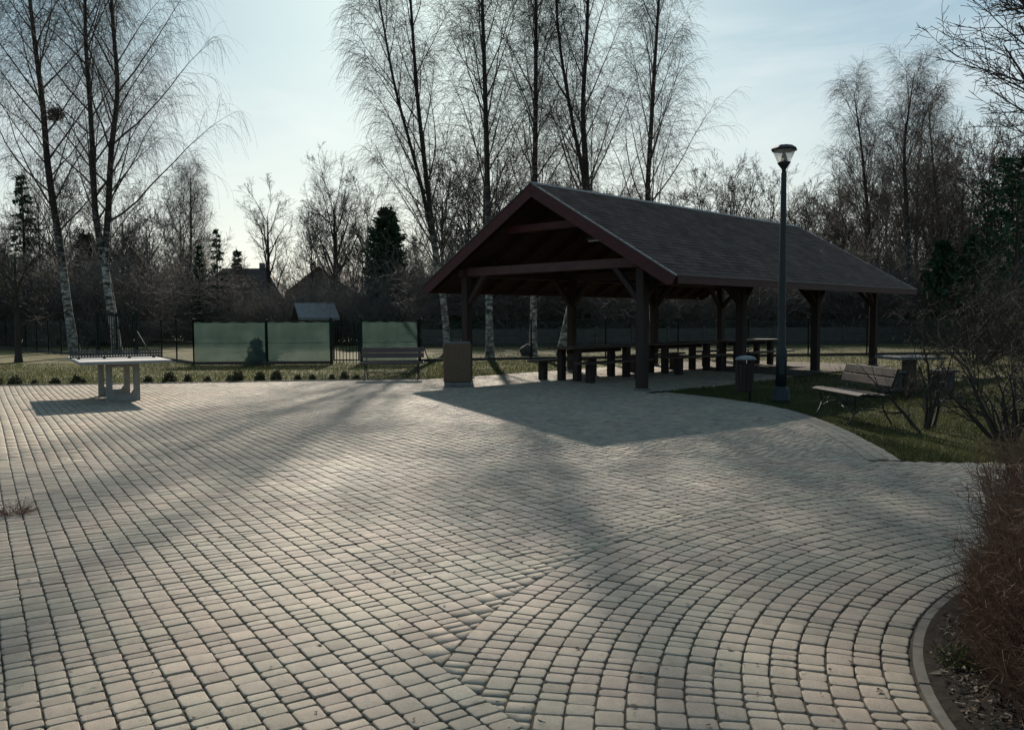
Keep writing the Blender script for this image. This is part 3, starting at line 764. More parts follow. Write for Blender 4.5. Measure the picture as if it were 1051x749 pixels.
for k in range(120):
    u = -60 + 1170*(k+.5)/120 + random.uniform(-8, 8); Y = random.uniform(50, 62); p_ = at(u, 330, Y)
    o = link('bare_shrub', thick[random.randrange(4)], None, None, (p_[0], Y, 0), random.uniform(0, 6.28)); s = random.uniform(.75, 1.2)*(.62 if 185 < u < 425 else 1); o.scale = (s*1.15, s*1.15, s)
    tag(o, LSHR, 'shrub', 'thicket of bare shrubs')

# evergreens -------------------------------------------------------------------
def conifer_parts(H, rb, whorls, per, needles, droop=-.08, bare=.08, shape=1.0, size=.16):
    tp = np.stack([np.zeros(8), np.zeros(8), np.linspace(-.05, H, 8)], 1)[None]; rad = (.018*H*(1-np.linspace(0, 1, 8))+.01)[None]
    z = np.repeat(np.linspace(bare*H, H*.97, whorls), per); K = len(z)
    z = z + rng.normal(0, .01*H, K)
    a = rng.uniform(0, 2*math.pi, K); L = rb*(1-z/H)**shape*rng.uniform(.65, 1.15, K)+.05
    d = np.stack([np.cos(a), np.sin(a), np.full(K, .12)], 1)
    P = grow(np.stack([0*a, 0*a, z], 1), d, L, 5, droop, .05)
    BP = [tubes(P, rad_line(np.full(K, .02), np.full(K, .006), 6), 3)]
    V, Q = merge(BP)
    # needle sprays: small thin kites round each branch
    n = needles; t = rng.uniform(.12, 1.0, (K, n)); f = t*5; i = np.minimum(f.astype(int), 4); u = (f-i)[..., None]
    kk = np.arange(K)[:, None]; c = P[kk, i]*(1-u)+P[kk, i+1]*u
    c = c.reshape(-1, 3); m = len(c); out = np.repeat(P[:, -1]-P[:, 0], n, 0); out /= np.linalg.norm(out, axis=1, keepdims=True)+1e-9
    d1 = out*.6 + rng.normal(0, .5, (m, 3)); d1[:, 2] -= .25; d1 /= np.linalg.norm(d1, axis=1, keepdims=True)
    d2 = np.cross(d1, rng.normal(0, 1, (m, 3))); d2 /= np.linalg.norm(d2, axis=1, keepdims=True)+1e-9
    s = size*rng.uniform(.6, 1.4, m)[:, None]
    VV = np.stack([c, c+d1*s*.5+d2*s*.28, c+d1*s*1.2, c+d1*s*.5-d2*s*.28], 1).reshape(-1, 3); q = len(V)+np.arange(m*4).reshape(-1, 4)
    return tubes(tp, rad, 7), (np.concatenate([V, VV]), np.concatenate([Q, q]))
def conifer(name, label, u, Y, vtop, rb, whorls=22, per=7, needles=16, group=None, vbase=None, **kw):
    p_ = at(u, vtop, Y); T_, B_ = conifer_parts(p_[2], rb, whorls, per, needles, **kw)
    return make_tree(name, label, 'tree', (p_[0], Y, 0), T_, B_, M['bark_dark'], M['evergreen'], group, 'crown')
conifer('spruce_tree', 'open topped dark spruce left of the far house', 222, 56, 234, 1.5, 16, 6, 22, size=.15)
conifer('spruce_tree', 'short pointed spruce beside the open topped one', 204, 55, 250, 1.3, 16, 7, 26, size=.15)
conifer('spruce_tree', 'small dark spruce rising behind the far house roof', 243, 86, 258, 1.6, 14, 7, 22, size=.34)
conifer('cypress_tree', 'broad dense dark cypress left of the shelter gable', 396, 58, 214, 2.6, 30, 12, 40, size=.26, bare=.02, shape=.62, droop=.06)
conifer('pine_tree', 'large dark pine at the right edge behind the hedge', 1046, 42, 158, 3.3, 22, 7, 34, size=.19, bare=.12, shape=.45, droop=.03)
conifer('spruce_tree', 'dark spruce just left of the large pine', 968, 46, 246, 1.9, 22, 8, 26, size=.26, shape=.7)
conifer('spruce_tree', 'narrow dark spruce beyond the right end of the shelter roof', 1000, 45, 240, 1.7, 20, 8, 24, size=.26, shape=.7)
conifer('spruce_tree', 'dark ragged spruce at the left edge behind the first birch', 22, 56, 176, 2.2, 24, 6, 26, size=.17, shape=.7)
conifer('spruce_tree', 'dark spruce showing between the two left birches', 88, 60, 238, 2.2, 22, 8, 30, size=.28, shape=.7)
conifer('spruce_tree', 'low dark spruce behind the birch stems near the metal gate', 140, 62, 262, 2.2, 20, 8, 30, size=.28, shape=.7)
conifer('young_spruce', 'young spruce standing behind the joint of the two green screens', 270, 29.4, 334, .75, 14, 7, 22, size=.13)

# long evergreen hedge behind the far wall
K = 26000; x = rng.uniform(-8, 40, K); y = 51.5 + x*.06 + rng.normal(0, .35, K); z = rng.uniform(0, 1.75, K)+.1*np.sin(x*1.3)
c = np.stack([x, y, z], 1); d1 = rng.normal(0, 1, (K, 3)); d1 /= np.linalg.norm(d1, axis=1, keepdims=True); d2 = np.cross(d1, rng.normal(0, 1, (K, 3))); d2 /= np.linalg.norm(d2, axis=1, keepdims=True)
s = .13*rng.uniform(.6, 1.4, K)[:, None]
V = np.stack([c-d1*s, c+d2*s*.6, c+d1*s, c-d2*s*.6], 1).reshape(-1, 3)
tag(link('evergreen_hedge', mesh_np('evergreen_hedge', V, np.arange(K*4).reshape(-1, 4)), M['evergreen']), 'long dark evergreen hedge running behind the grey far wall', 'hedge')
# far-off woodland closing the view behind everything
parts = []
for k in range(90):
    V, Q = shrub_parts(random.uniform(6, 10), 16, (6, 5), .5, .05, .02)
    u = -80 + 1210*(k+.5)/90; Y = random.uniform(90, 118)
    if 190 < u < 420: V = V*np.array([1, 1, .62]); p_ = at(u, 330, Y); V = V + np.array([p_[0], Y, 0]); parts.append((V, Q))
tag(link('woodland', mesh_np('woodland', *merge(parts)), M['twig_brown']), 'far brown woodland that reads as one dark mass', 'woodland', kind='stuff')

# bird nest(s)
def nest(center, r, label):
    K = 420; d = rng.normal(0, 1, (K, 3)); d /= np.linalg.norm(d, axis=1, keepdims=True)
    st = d*r*rng.uniform(.3, .95, K)[:, None]; st[:, 2] *= .8
    P = grow(st, rng.normal(0, 1, (K, 3)), r*rng.uniform(.5, 1.1, K), 4, 0, .25)
    V, Q = tubes(P, np.full((K, 5), .009), 3)
    tag(link('bird_nest', mesh_np('bird_nest', V, Q), M['twig_dark'], None, tuple(center)), label, 'nest')
nest(NEST, .42, 'dark round nest of twigs in the leaning left birch')

# near bare shrubs on the right lawn
def near_shrub(label, x, y, H, stems, counts, sp, r0, tw=.0022, lean=0):
    V, Q = shrub_parts(H, stems, counts, sp, r0, tw, 9)
    tag(link('bare_shrub', mesh_np('bare_shrub', V, Q, smooth=True), M['bark_dark'], None, (x, y, 0)), label, 'shrub', 'bare shrubs on the right lawn')
near_shrub('bare shrub with a thick short stem right of the wooden bench', 5.6, 11.4, 1.55, 5, (9, 7), .45, .032)
near_shrub('large spreading bare shrub behind the reddish hedge', 6.1, 10.3, 1.95, 20, (8, 5), .7, .026)
near_shrub('thin bare shrub behind the wooden bench near the lamp post', 5.9, 14.6, 1.0, 9, (6, 4), .9, .014)
near_shrub('thin bare shrub between bench and concrete game table', 7.1, 15.3, 1.25, 12, (6, 4), .8, .014)
near_shrub('bare shrub beside the right stool of the concrete game table', 9.6, 15.6, 2.0, 16, (7, 5), .8, .018)
near_shrub('tall bare shrub at the right edge of the lawn under the pine', 12.2, 18.5, 2.8, 34, (9, 7), .6, .025, .004)
near_shrub('loose bare shrub beyond the shelter end in front of the pine', 14.8, 27, 3.4, 36, (9, 7), .6, .03, .006)
near_shrub('bare shrub at the lawn behind the large spreading one', 8.0, 12.2, 2.2, 14, (7, 5), .8, .02)

# reddish hedge in the round bed -------------------------------------------------
K = 8600; a = rng.uniform(.5*math.pi, 1.2*math.pi, K); rr = 2.27 - .55*rng.uniform(0, 1, K)**1.3
K_in = 1500; K_lo = 3000; a[:K_in] = rng.uniform(0, 2*math.pi, K_in); rr[:K_in] = rng.uniform(.3, 2.3, K_in)
rr[K_in:K_in+K_lo] = rng.uniform(2.1, 2.4, K_lo)
st = np.stack([AC[0]+rr*np.cos(a), AC[1]+rr*np.sin(a), np.full(K, .0)], 1)
out = np.stack([np.cos(a), np.sin(a), 0*a], 1)
side = (rr-1.9)[:, None]
d = out*np.clip(side*.2, -.06, .04) + rng.normal(0, .06, (K, 3)) + np.array([0, 0, 1.0])
L = (1.0 - .16*np.clip((rr-1.9)/.45, 0, 1))*rng.uniform(.55, 1.05, K); L[K_in:K_in+K_lo] *= rng.uniform(.25, .6, K_lo)
P1 = grow(st, d, L, 8, .02, .085); R1 = rad_line(rng.uniform(.0025, .0045, K), np.full(K, .0012), 9)
hp = [tubes(P1, R1, 4)]
par, t, s_, tg, r_ = pick(P1, R1, 9, .05, 1.0); K2 = len(s_); L2 = rng.uniform(.07, .20, K2)
P2 = grow(s_, spread(tg, np.radians(rng.uniform(22, 60, K2))), L2, 4, .04, .14); R2 = rad_line(np.minimum(r_, .0022), np.full(K2, .0009), 5); hp.append(tubes(P2, R2, 3))
par, t, s_, tg, r_ = pick(P2, R2, 3, .15, .95); K3 = len(s_)
P3 = grow(s_, spread(tg, np.radians(rng.uniform(30, 70, K3))), rng.uniform(.03, .10, K3), 2, .02, .15); hp.append(tubes(P3, rad_line(np.full(K3, .0014), np.full(K3, .0008), 3), 3))
he = empty('hedge', (AC[0], AC[1], 0)); tag(he, 'reddish brown leafless hedge curving round the bed at the right foreground', 'hedge')
V, Q = merge(hp); V = V - np.array([AC[0], AC[1], 0]); link('twigs', mesh_np('twigs', V, Q), M['hedge_twig'], he)
n = 16000; i = rng.integers(0, K2, n); c = P2[i, rng.integers(1, 5, n)] - np.array([AC[0], AC[1], 0])
d1 = rng.normal(0, 1, (n, 3)); d1 /= np.linalg.norm(d1, axis=1, keepdims=True); d2 = np.cross(d1, rng.normal(0, 1, (n, 3))); d2 /= np.linalg.norm(d2, axis=1, keepdims=True)
s = rng.uniform(.003, .008, n)[:, None]; V = np.stack([c-d1*s, c+d2*s*.5, c+d1*s, c-d2*s*.5], 1).reshape(-1, 3)
link('leaves', mesh_np('leaves', V, np.arange(n*4).reshape(-1, 4)), M['dry_leaf'], he)
# small weed patch by the kerb
def tuft(name, label, loc, r, n, h, m, cat):
    a = rng.uniform(0, 6.28, n); q = r*np.sqrt(rng.uniform(0, 1, n)); b = np.stack([q*np.cos(a), q*np.sin(a), 0*a], 1)
    d = np.stack([np.cos(a)*q/r, np.sin(a)*q/r, np.full(n, .9)], 1) + rng.normal(0, .3, (n, 3))
    P = grow(b, d, h*rng.uniform(.5, 1.1, n), 3, -.15, .15); V, Q = tubes(P, rad_line(np.full(n, .0022), np.full(n, .0008), 4), 3)
    nl = n*4; i = rng.integers(0, n, nl); c = P[i, rng.integers(1, 4, nl)]; d1 = rng.normal(0, 1, (nl, 3)); d1 /= np.linalg.norm(d1, axis=1, keepdims=True); d2 = np.cross(d1, rng.normal(0, 1, (nl, 3))); d2 /= np.linalg.norm(d2, axis=1, keepdims=True)
    s = rng.uniform(.004, .009, nl)[:, None]; VV = np.stack([c-d1*s, c+d2*s*.6, c+d1*s, c-d2*s*.6], 1).reshape(-1, 3)
    me = mesh_np(name, np.concatenate([V, VV]), np.concatenate([Q, len(V)+np.arange(nl*4).reshape(-1, 4)]))
    return tag(link(name, me, m, None, loc), label, cat)
wm = simple('weed_green', (.07, .09, .02), (.14, .13, .04), 9, .7, 0, .2)
tuft('weed', 'low yellow green weed patch at the inner edge of the bed kerb', (1.98, 3.52, .01), .12, 240, .08, wm, 'weed')
tuft('weed', 'withered reddish weed growing in a paving joint at the left edge', (-3.84, 6.47, 0), .10, 90, .12, M['weed'], 'weed')

# low round bushes along the back edge ---------------------------------------------
bushes = []
for k in range(3):
    n = 900; d = rng.normal(0, 1, (n, 3)); d /= np.linalg.norm(d, axis=1, keepdims=True); d[:, 2] = np.abs(d[:, 2])
    c = d*(rng.uniform(.35, 1.0, n)**.6)[:, None]*np.array([.15, .15, .25])*rng.uniform(.75, 1.15, (n, 1))
    d1 = d + rng.normal(0, .6, (n, 3)); d1 /= np.linalg.norm(d1, axis=1, keepdims=True); d2 = np.cross(d1, rng.normal(0, 1, (n, 3))); d2 /= np.linalg.norm(d2, axis=1, keepdims=True)
    s = .022*rng.uniform(.6, 1.4, n)[:, None]; V = np.stack([c-d1*s, c+d2*s*.5, c+d1*s*1.4, c-d2*s*.5], 1).reshape(-1, 3)
    me = mesh_np('low_bush', V, np.arange(n*4).reshape(-1, 4)); me.materials.append(M['box_leaf']); bushes.append(me)
for k, u in enumerate([-8, 14, 34, 55, 77, 84, 151, 173, 192, 212, 235, 243, 266, 283, 305, 320, 340, 353, 365]):
    x = (u-525.5)/F_PX*20; y = 19.32 + (x+11.73)*.169 + .28 + random.uniform(0, .35); x = (u-525.5)/F_PX*y
    o = link('low_bush', bushes[k % 3], None, None, (x, y, -.02), random.uniform(0, 6.28)); s = random.uniform(.55, 1.25); o.scale = (s*random.uniform(.85, 1.35), s, s*random.uniform(.75, 1.15))
    tag(o, 'low dark rounded bush in the row along the back edge of the paving', 'bush', 'low bushes edging the paving')

# ------------------------------------------------------------------ table tennis table
ty = R(31.87); t = empty('table_tennis_table', (-6.887, 15.111, 0), ty)   # local x across, y along
tag(t, 'concrete table tennis table with pale top and low perforated steel net', 'table')
mb = MB(); mb.box((0, 1.37, .733), (1.525, 2.74, .055), bev=.008); mb.build('table_top', M['table_top_paint'], t)
def uframe(y0):
    mb = MB(); w, h, p, bb = .283, .70, .10, .13
    pts = [(-w, y0, 0), (w, y0, 0), (w, y0, h), (w-p, y0, h), (w-p, y0, bb+.07), (w-p-.05, y0, bb), (-w+p+.05, y0, bb), (-w+p, y0, bb+.07), (-w+p, y0, h), (-w, y0, h)]
    mb.prism(pts, (0, .12, 0)); mb.box((0, y0+.06, .665), (2*w-2*p, .118, .07), bev=.004)
    return mb
uframe(.56).build('leg_frame', M['concrete'], t); uframe(1.86).build('leg_frame', M['concrete'], t)
nt_ = empty('net_tmp', (0, 0, 0)); bpy.data.objects.remove(nt_)
mb = MB(); x0 = -.80; nb = 33
mb.box((0, 1.37, .905), (1.62, .01, .03), bev=.002); mb.box((0, 1.37, .79), (1.62, .01, .03), bev=.002)
for k in range(nb+1):
    x = -.8+1.6*k/nb
    mb.box((x, 1.37, .848), (.012, .006, .1), bev=0)
    if k < nb:
        mb.bar((x, 1.37, .80), (x+1.6/nb, 1.37, .895), .004, .014, 0); mb.bar((x+1.6/nb, 1.37, .80), (x, 1.37, .895), .004, .014, 0); mb.box((x+.8/nb, 1.37, .848), (1.6/nb, .006, .014), bev=0)
net = mb.build('net', M['net_steel'], t)
for x in (-.66, -.22, .22, .66):
    mb = MB(); mb.box((x, 1.37, .777), (.05, .045, .032), bev=.004); mb.build('foot', M['iron'], net)

# ------------------------------------------------------------------ benches
def iron_side(mb, x):
    """cast-iron side in the plane x, seat front at -y"""
    mb.tube([(x, -.30, 0), (x, -.25, .07), (x, -.20, .18), (x, -.205, .30), (x, -.235, .385), (x, -.20, .40), (x, -.05, .385), (x, .10, .375), (x, .19, .40)], .013, 6)
    mb.tube([(x, .33, 0), (x, .26, .10), (x, .20, .22), (x, .19, .38), (x, .23, .55), (x, .29, .70), (x, .31, .77)], .013, 6)
    mb.tube([(x, -.20, .16), (x, -.08, .22), (x, .05, .24), (x, .20, .22)], .009, 6)
    mb.tube([(x, -.2, .30), (x, -.1, .26), (x, -.06, .32), (x, -.12, .36), (x, -.17, .33)], .007, 6)
def bench(label, loc, rz, length, legs, mw, planks=2):
    e = empty('park_bench', loc, rz); tag(e, label, 'bench', 'park benches on the plaza edge')
    for x in (-legs/2, legs/2):
        mb = MB(); iron_side(mb, x); mb.build('leg_frame', M['iron'], e)
    mb = MB(); mb.tube([(-legs/2, .08, .20), (-legs/4, .02, .16), (0, .0, .145), (legs/4, .02, .16), (legs/2, .08, .20)], .009, 6); mb.build('brace', M['iron'], e)
    mb = MB()
    for k, (y, z, tl) in enumerate([(-.225, .415, .35), (-.135, .425, .06), (-.045, .415, -.06), (.045, .405, -.06), (.135, .405, .05)]):
        mb.box((0, y, z), (length, .08, .028), Matrix.Rotation(tl, 3, 'X'), .006)
    mb.build('seat', mw, e)
    mb = MB(); up = Matrix.Rotation(R(90-20), 3, 'X')
    if planks == 2:
        mb.box((0, .235, .585), (length, .125, .028), up, .006); mb.box((0, .282, .718), (length, .125, .028), up, .006)
    else:
        for q in range(3): mb.box((0, .215+.034*q, .53+.092*q), (length, .082, .028), up, .006)
    mb.build('backrest', mw, e)
    return e
bench('weathered wooden bench with cast iron legs on the lawn edge right of the lamp', (4.93, 12.25, -.0), R(-84), 1.42, 1.02, M['bench_wood'])
bench('dark bench at the back edge of the plaza in front of the right green screen', (-2.98, 20.98, 0), R(3), 1.56, 1.30, M['dark_bench_wood'])

# ------------------------------------------------------------------ street lamp
lp = empty('street_lamp', (4.83, 15.14, 0)); tag(lp, 'tall dark green street lamp with glass lantern beside the litter bin', 'street lamp')
mb = MB(); mb.lathe([(.165, -.03), (.165, .03), (.15, .05), (.145, .20), (.12, .235), (.10, .26)], 16); mb.build('base', M['lamp_paint'], lp)
mb = MB(); mb.lathe([(.098, .255), (.092, .92), (.075, .98), (.07, 1.0), (.066, 1.6), (.046, 4.03), (.046, 4.06)], 16)
po = mb.build('pole', M['lamp_paint'], lp)
mb = MB(); mb.box((-.02, -.094, .62), (.09, .012, .30), bev=.004); mb.build('access_door', M['lamp_paint'], po)
ln = MB(); ln.lathe([(.036, 4.05), (.036, 4.10), (.055, 4.13), (.105, 4.20), (.118, 4.225), (.112, 4.232)], 16); lh = ln.build('lantern', M['lamp_paint'], lp)
t_ = bmesh.new(); n = 8; rings = []
for r_, z in ((.110, 4.232), (.150, 4.33), (.198, 4.435)): rings.append([t_.verts.new((r_*math.cos(2*math.pi*k/n+.39), r_*math.sin(2*math.pi*k/n+.39), z)) for k in range(n)])
for a_, b_ in zip(rings, rings[1:]):
    for k in range(n): t_.faces.new((a_[k], a_[(k+1) % n], b_[(k+1) % n], b_[k]))
me = bpy.data.meshes.new('glass'); t_.to_mesh(me); t_.free(); link('glass', me, M['glass'], lh)
mb = MB(); mb.lathe([(.225, 4.432), (.232, 4.45), (.225, 4.465), (.15, 4.515), (.13, 4.522), (.02, 4.527)], 8, smooth=False); mb.build('cap', M['lamp_paint'], lh)
mb = MB(); mb.lathe([(.065, 4.225), (.055, 4.29), (.035, 4.36), (.028, 4.38), (.005, 4.43)], 12); mb.build('bulb', M['net_steel'], lh)

# ------------------------------------------------------------------ litter bin on a post
b_ = empty('litter_bin', (4.22, 15.18, 0)); tag(b_, 'dark slatted litter bin with pale domed lid hanging on a post left of the lamp', 'litter bin')
mb = MB(); mb.lathe([(.024, -.05), (.024, .80)], 10, (.07, .03, 0)); mb.build('post', M['iron'], b_)
mb = MB()
for k in range(14):
    a = 2*math.pi*k/14; c, s_ = math.cos(a), math.sin(a)
    mb.bar((-.04+.135*c, .0+.135*s_, .17), (-.04+.165*c, .165*s_, .66), .062, .016, .003, up=(c, s_, 0))
mb.lathe([(.125, .16), (.125, .18)], 20, (-.04, 0, 0)); mb.lathe([(.128, .175), (.152, .62)], 20, (-.04, 0, 0)); mb.build('bin_body', M['post_wood'], b_)
mb = MB(); mb.lathe([(.185, .735), (.188, .75), (.15, .785), (.08, .805), (.01, .81)], 20, (-.02, 0, 0)); mb.build('lid', M['lid_metal'], b_)
mb = MB(); mb.bar((-.18, 0, .60), (-.18, 0, .745), .012, .012, .002); mb.bar((.11, 0, .60), (.11, 0, .745), .012, .012, .002); mb.build('bracket', M['iron'], b_)

# ------------------------------------------------------------------ stone bin at the left front post
e = empty('waste_container', (-1.21, 18.72, 0), R(4)); tag(e, 'square brown exposed aggregate waste container in front of the left shelter post', 'waste bin')
mb = MB(); mb.box((0, 0, .53), (.62, .56, .86), bev=.03); mb.build('body', M['bin_stone'], e)
mb = MB(); mb.box((0, 0, .05), (.585, .53, .106), bev=.02); mb.build('plinth', M['grey_concrete'], e)
mb = MB(); mb.box((0, 0, .968), (.56, .50, .02), bev=.006); mb.build('rim', M['grey_concrete'], e)

# ------------------------------------------------------------------ picnic shelter (local x across, y along)
sh = empty('picnic_shelter', (SO[0], SO[1], 0), -TH); tag(sh, 'open timber picnic shelter with red barge boards and dark shingled gable roof', 'shelter')
hw = SW/2; sl = (SHR-SHE)/hw; ang = math.atan(sl)
pb = hw-GB; RT = .10
def zr(x): return SHR - sl*abs(x)           # top of the roof
# roof: two slopes of lapped courses, one board deck below each
for sg in (-1, 1):
    mb = bmesh.new(); nc = 27; slope = math.hypot(hw, SHR-SHE)
    # local frame of the slope: X along ridge, Y down the slope, Z outward
    def P3(yy, dd, up, sg=sg):
        x = sg*(dd*math.cos(ang) + up*math.sin(ang)); z = SHR - dd*math.sin(ang) + up*math.cos(ang); return (x, yy, z)
    # object coordinates run along the slope, so the object itself is tilted
    V = []; Q = []
    for k in range(nc):
        d0, d1 = slope*k/nc, slope*(k+1)/nc
        b0 = len(V); jag = random.uniform(-.003, .003)
        V += [(0, -d0, .000), (SL, -d0, .000), (SL, -d1-.012, .014+jag), (0, -d1-.012, .014+jag), (0, -d1-.012, .0), (SL, -d1-.012, .0)]
        Q += [(b0, b0+1, b0+2, b0+3), (b0+3, b0+2, b0+5, b0+4)]
    me = mesh_np('roof', np.array(V), np.array(Q)); o = link('roof', me, M['shingle'], sh)
    # X of the object = +y local for the right slope, -y for the left one
    if sg == 1: B = Matrix(((0, -math.cos(ang), math.sin(ang)), (1, 0, 0), (0, math.sin(ang), math.cos(ang)))); loc = (0, 0, SHR)
    else: B = Matrix(((0, math.cos(ang), -math.sin(ang)), (-1, 0, 0), (0, math.sin(ang), math.cos(ang)))); loc = (0, SL, SHR)
    o.matrix_local = Matrix.Translation(loc) @ B.to_4x4()
    mb = MB(); nb = 20
    for k in range(nb):                      # deck boards along the ridge direction
        d0, d1 = slope*k/nb+.004, slope*(k+1)/nb-.003
        mb.prism([P3(.02, d0, -.005), P3(.02, d1, -.005), P3(.02, d1, -.03), P3(.02, d0, -.03)], (0, SL-.04, 0))
    mb.build('roof_deck', M['board_wood'], sh)
    for k in range(14):                      # rafters
        y = .35 + (SL-.7)*k/13
        mb = MB(); mb.bar(P3(y, .06, -.105), P3(y, slope-.05, -.105), .07, .14, .004, up=(sg*math.sin(ang), 0, math.cos(ang))); mb.build('rafter', M['board_wood'], sh)
    for y, nm in ((.0, 'front'), (SL, 'back')):
        mb = MB(); yo = -.024 if y == 0 else SL-.002
        mb.prism([P3(yo, 0.0, -.012), P3(yo, slope+.01, -.012), P3(yo, slope+.01, -.20), P3(yo, slope-.12, -.26), P3(yo, .14, -.26)], (0, .026, 0)); mb.build('barge_board', M['red_wood'], sh)
        mb = MB(); yo = -.04 if y == 0 else SL-.03
        mb.prism([P3(yo, -.0, .012), P3(yo, slope+.02, .012), P3(yo, slope+.02, -.011), P3(yo, -.0, -.011)], (0, .07, 0)); mb.build('edge_trim', M['trim_metal'] if sg == 1 else M['iron'], sh)  # left slope trim gets dark iron, putting its shaded look into the colour
    mb = MB(); mb.box((sg*(hw+.012), SL/2, SHE-.08), (.028, SL-.06, .15), bev=.004); fas = mb.build('fascia', M['tie_wood'] if sg == 1 else M['beam_wood'], sh)
    mb = MB(); mb.box((sg*(hw+.02), SL/2, SHE+.006), (.05, SL, .012), bev=.002); mb.build('drip_edge', M['trim_metal'], fas)
    # wall plate on the posts
    mb = MB(); mb.box((sg*pb, SL/2, 2.62), (.18, SL-.5, .18), bev=.01); mb.build('wall_plate', M['beam_wood'], sh)
    for i in range(4):
        y = GA + i*PB
        mb = MB(); mb.box((sg*pb, y, 1.265), (.2, .2, 2.53), bev=.012); ps = mb.build('post', M['post_wood'], sh)
        mb = MB(); mb.box((sg*pb, y, .02), (.26, .26, .04), bev=.006); mb.build('post_foot', M['grey_concrete'], ps)
        for dy in (-1, 1):
            if (i == 0 and dy == -1) or (i == 3 and dy == 1): continue
            mb = MB(); mb.bar((sg*pb, y+dy*.08, 1.86), (sg*pb, y+dy*.72, 2.54), .11, .12, .006, up=(1, 0, 0)); mb.build('brace', M['post_wood'], ps)
        mb = MB(); mb.bar((sg*(pb-.08), y, 1.86), (sg*(pb-.72), y, 2.60), .11, .12, .006, up=(0, 1, 0)); mb.build('brace', M['post_wood'], ps)
for i in range(4):
    y = GA + i*PB
    mb = MB(); mb.box((0, y, 2.64), (2*pb+.34, .14, .20), bev=.008); mb.build('tie_beam', M['tie_wood'] if i == 0 else M['beam_wood'], sh)
    mb = MB(); zc = 3.57; xx = (SHR-.2-zc)/sl
    mb.box((0, y, zc), (2*xx, .12, .16), bev=.006); mb.build('collar_beam', M['red_wood'] if i == 0 else M['beam_wood'], sh)
mb = MB()
rc = [(-.09, -.035), (0, .022), (.09, -.035), (.09, -.026), (0, .034), (-.09, -.026)]
mb.prism([(x, -.03, SHR+z) for x, z in rc], (0, SL+.06, 0)); mb.build('ridge_cap', M['trim_metal'], sh)
lt = empty('batten_light', tuple(np.r_[shp(1.6, .9), 3.3]), -TH + R(90)); tag(lt, 'white batten light fixed under the roof beams of the shelter', 'light')
mb = MB(); mb.box((0, 0, .03), (.06, 1.25, .05), bev=.005); mb.build('housing', M['net_steel'], lt)
mb = MB(); mb.tube([(0, -.58, -.015), (0, .58, -.015)], .018, 8); mb.build('tube', M['tube_white'], lt)

# picnic tables and benches inside
def ptable(a, b, label):
    q = shp(a, b); e = empty('picnic_table', (q[0], q[1], 0), -TH + R(random.uniform(-2, 2))); tag(e, label, 'table', 'picnic tables under the shelter')
    mb = MB()
    for k in range(4): mb.box((-.285+.19*k, 0, .785), (.184, 2.75, .05), bev=.006)
    mb.build('table_top', M['table_wood'], e)
    for y in (-1.0, 1.0):
        for x in (-.24, .24):
            mb = MB(); mb.box((x, y, .38), (.16, .17, .76), bev=.012); mb.build('leg', M['post_wood'], e)
    mb = MB(); mb.box((0, 0, .70), (.1, 2.1, .1), bev=.006); mb.build('stretcher', M['post_wood'], e)
def pbench(a, b, label):
    q = shp(a, b); e = empty('picnic_bench', (q[0], q[1], 0), -TH + R(random.uniform(-2, 2))); tag(e, label, 'bench', 'plank benches under the shelter')
    mb = MB(); mb.box((-.095, 0, .455), (.184, 2.75, .05), bev=.006); mb.box((.095, 0, .455), (.184, 2.75, .05), bev=.006); mb.build('seat', M['table_wood'], e)
    for y in (-1.0, 1.0):
        mb = MB(); mb.box((0, y, .215), (.18, .17, .43), bev=.012); mb.build('leg', M['post_wood'], e)
nm = ['nearest to the gable front', 'in the middle of the row', 'at the far end of the row']
for k, a in enumerate((2.55, 6.3, 10.1)):
    ptable(a, -.25, 'heavy plank picnic table under the shelter, ' + nm[k])
    pbench(a-.1, -1.02, 'plank bench on the lawn side of the table ' + nm[k])
    pbench(a-.2, .55, 'plank bench on the plaza side of the table ' + nm[k])

# concrete game table with two stools on the lawn
e = empty('game_table', (8.0, 17.0, 0), R(6)); tag(e, 'small concrete game table with thin top on a pedestal behind the wooden bench', 'table')
mb = MB(); mb.lathe([(.16, -.03), (.15, .05), (.135, .64)], 16); mb.build('pedestal', M['bin_stone'], e)
mb = MB(); mb.box((0, 0, .675), (.95, .95, .06), bev=.01); mb.build('table_top', M['grey_concrete'], e)
for x, y, lab in ((8.75, 17.15, 'grey concrete stool right of the game table pedestal'), (7.62, 17.0, 'grey concrete stool left of the game table pedestal')):
    e = empty('stool', (x, y, 0), R(8)); tag(e, lab, 'stool', 'stools at the game table')
    mb = MB(); mb.box((0, 0, .18), (.34, .34, .38), bev=.015); mb.build('base', M['wall_concrete'], e)
    mb = MB(); mb.box((0, 0, .395), (.44, .44, .05), bev=.01); mb.build('seat', M['grey_concrete'], e)

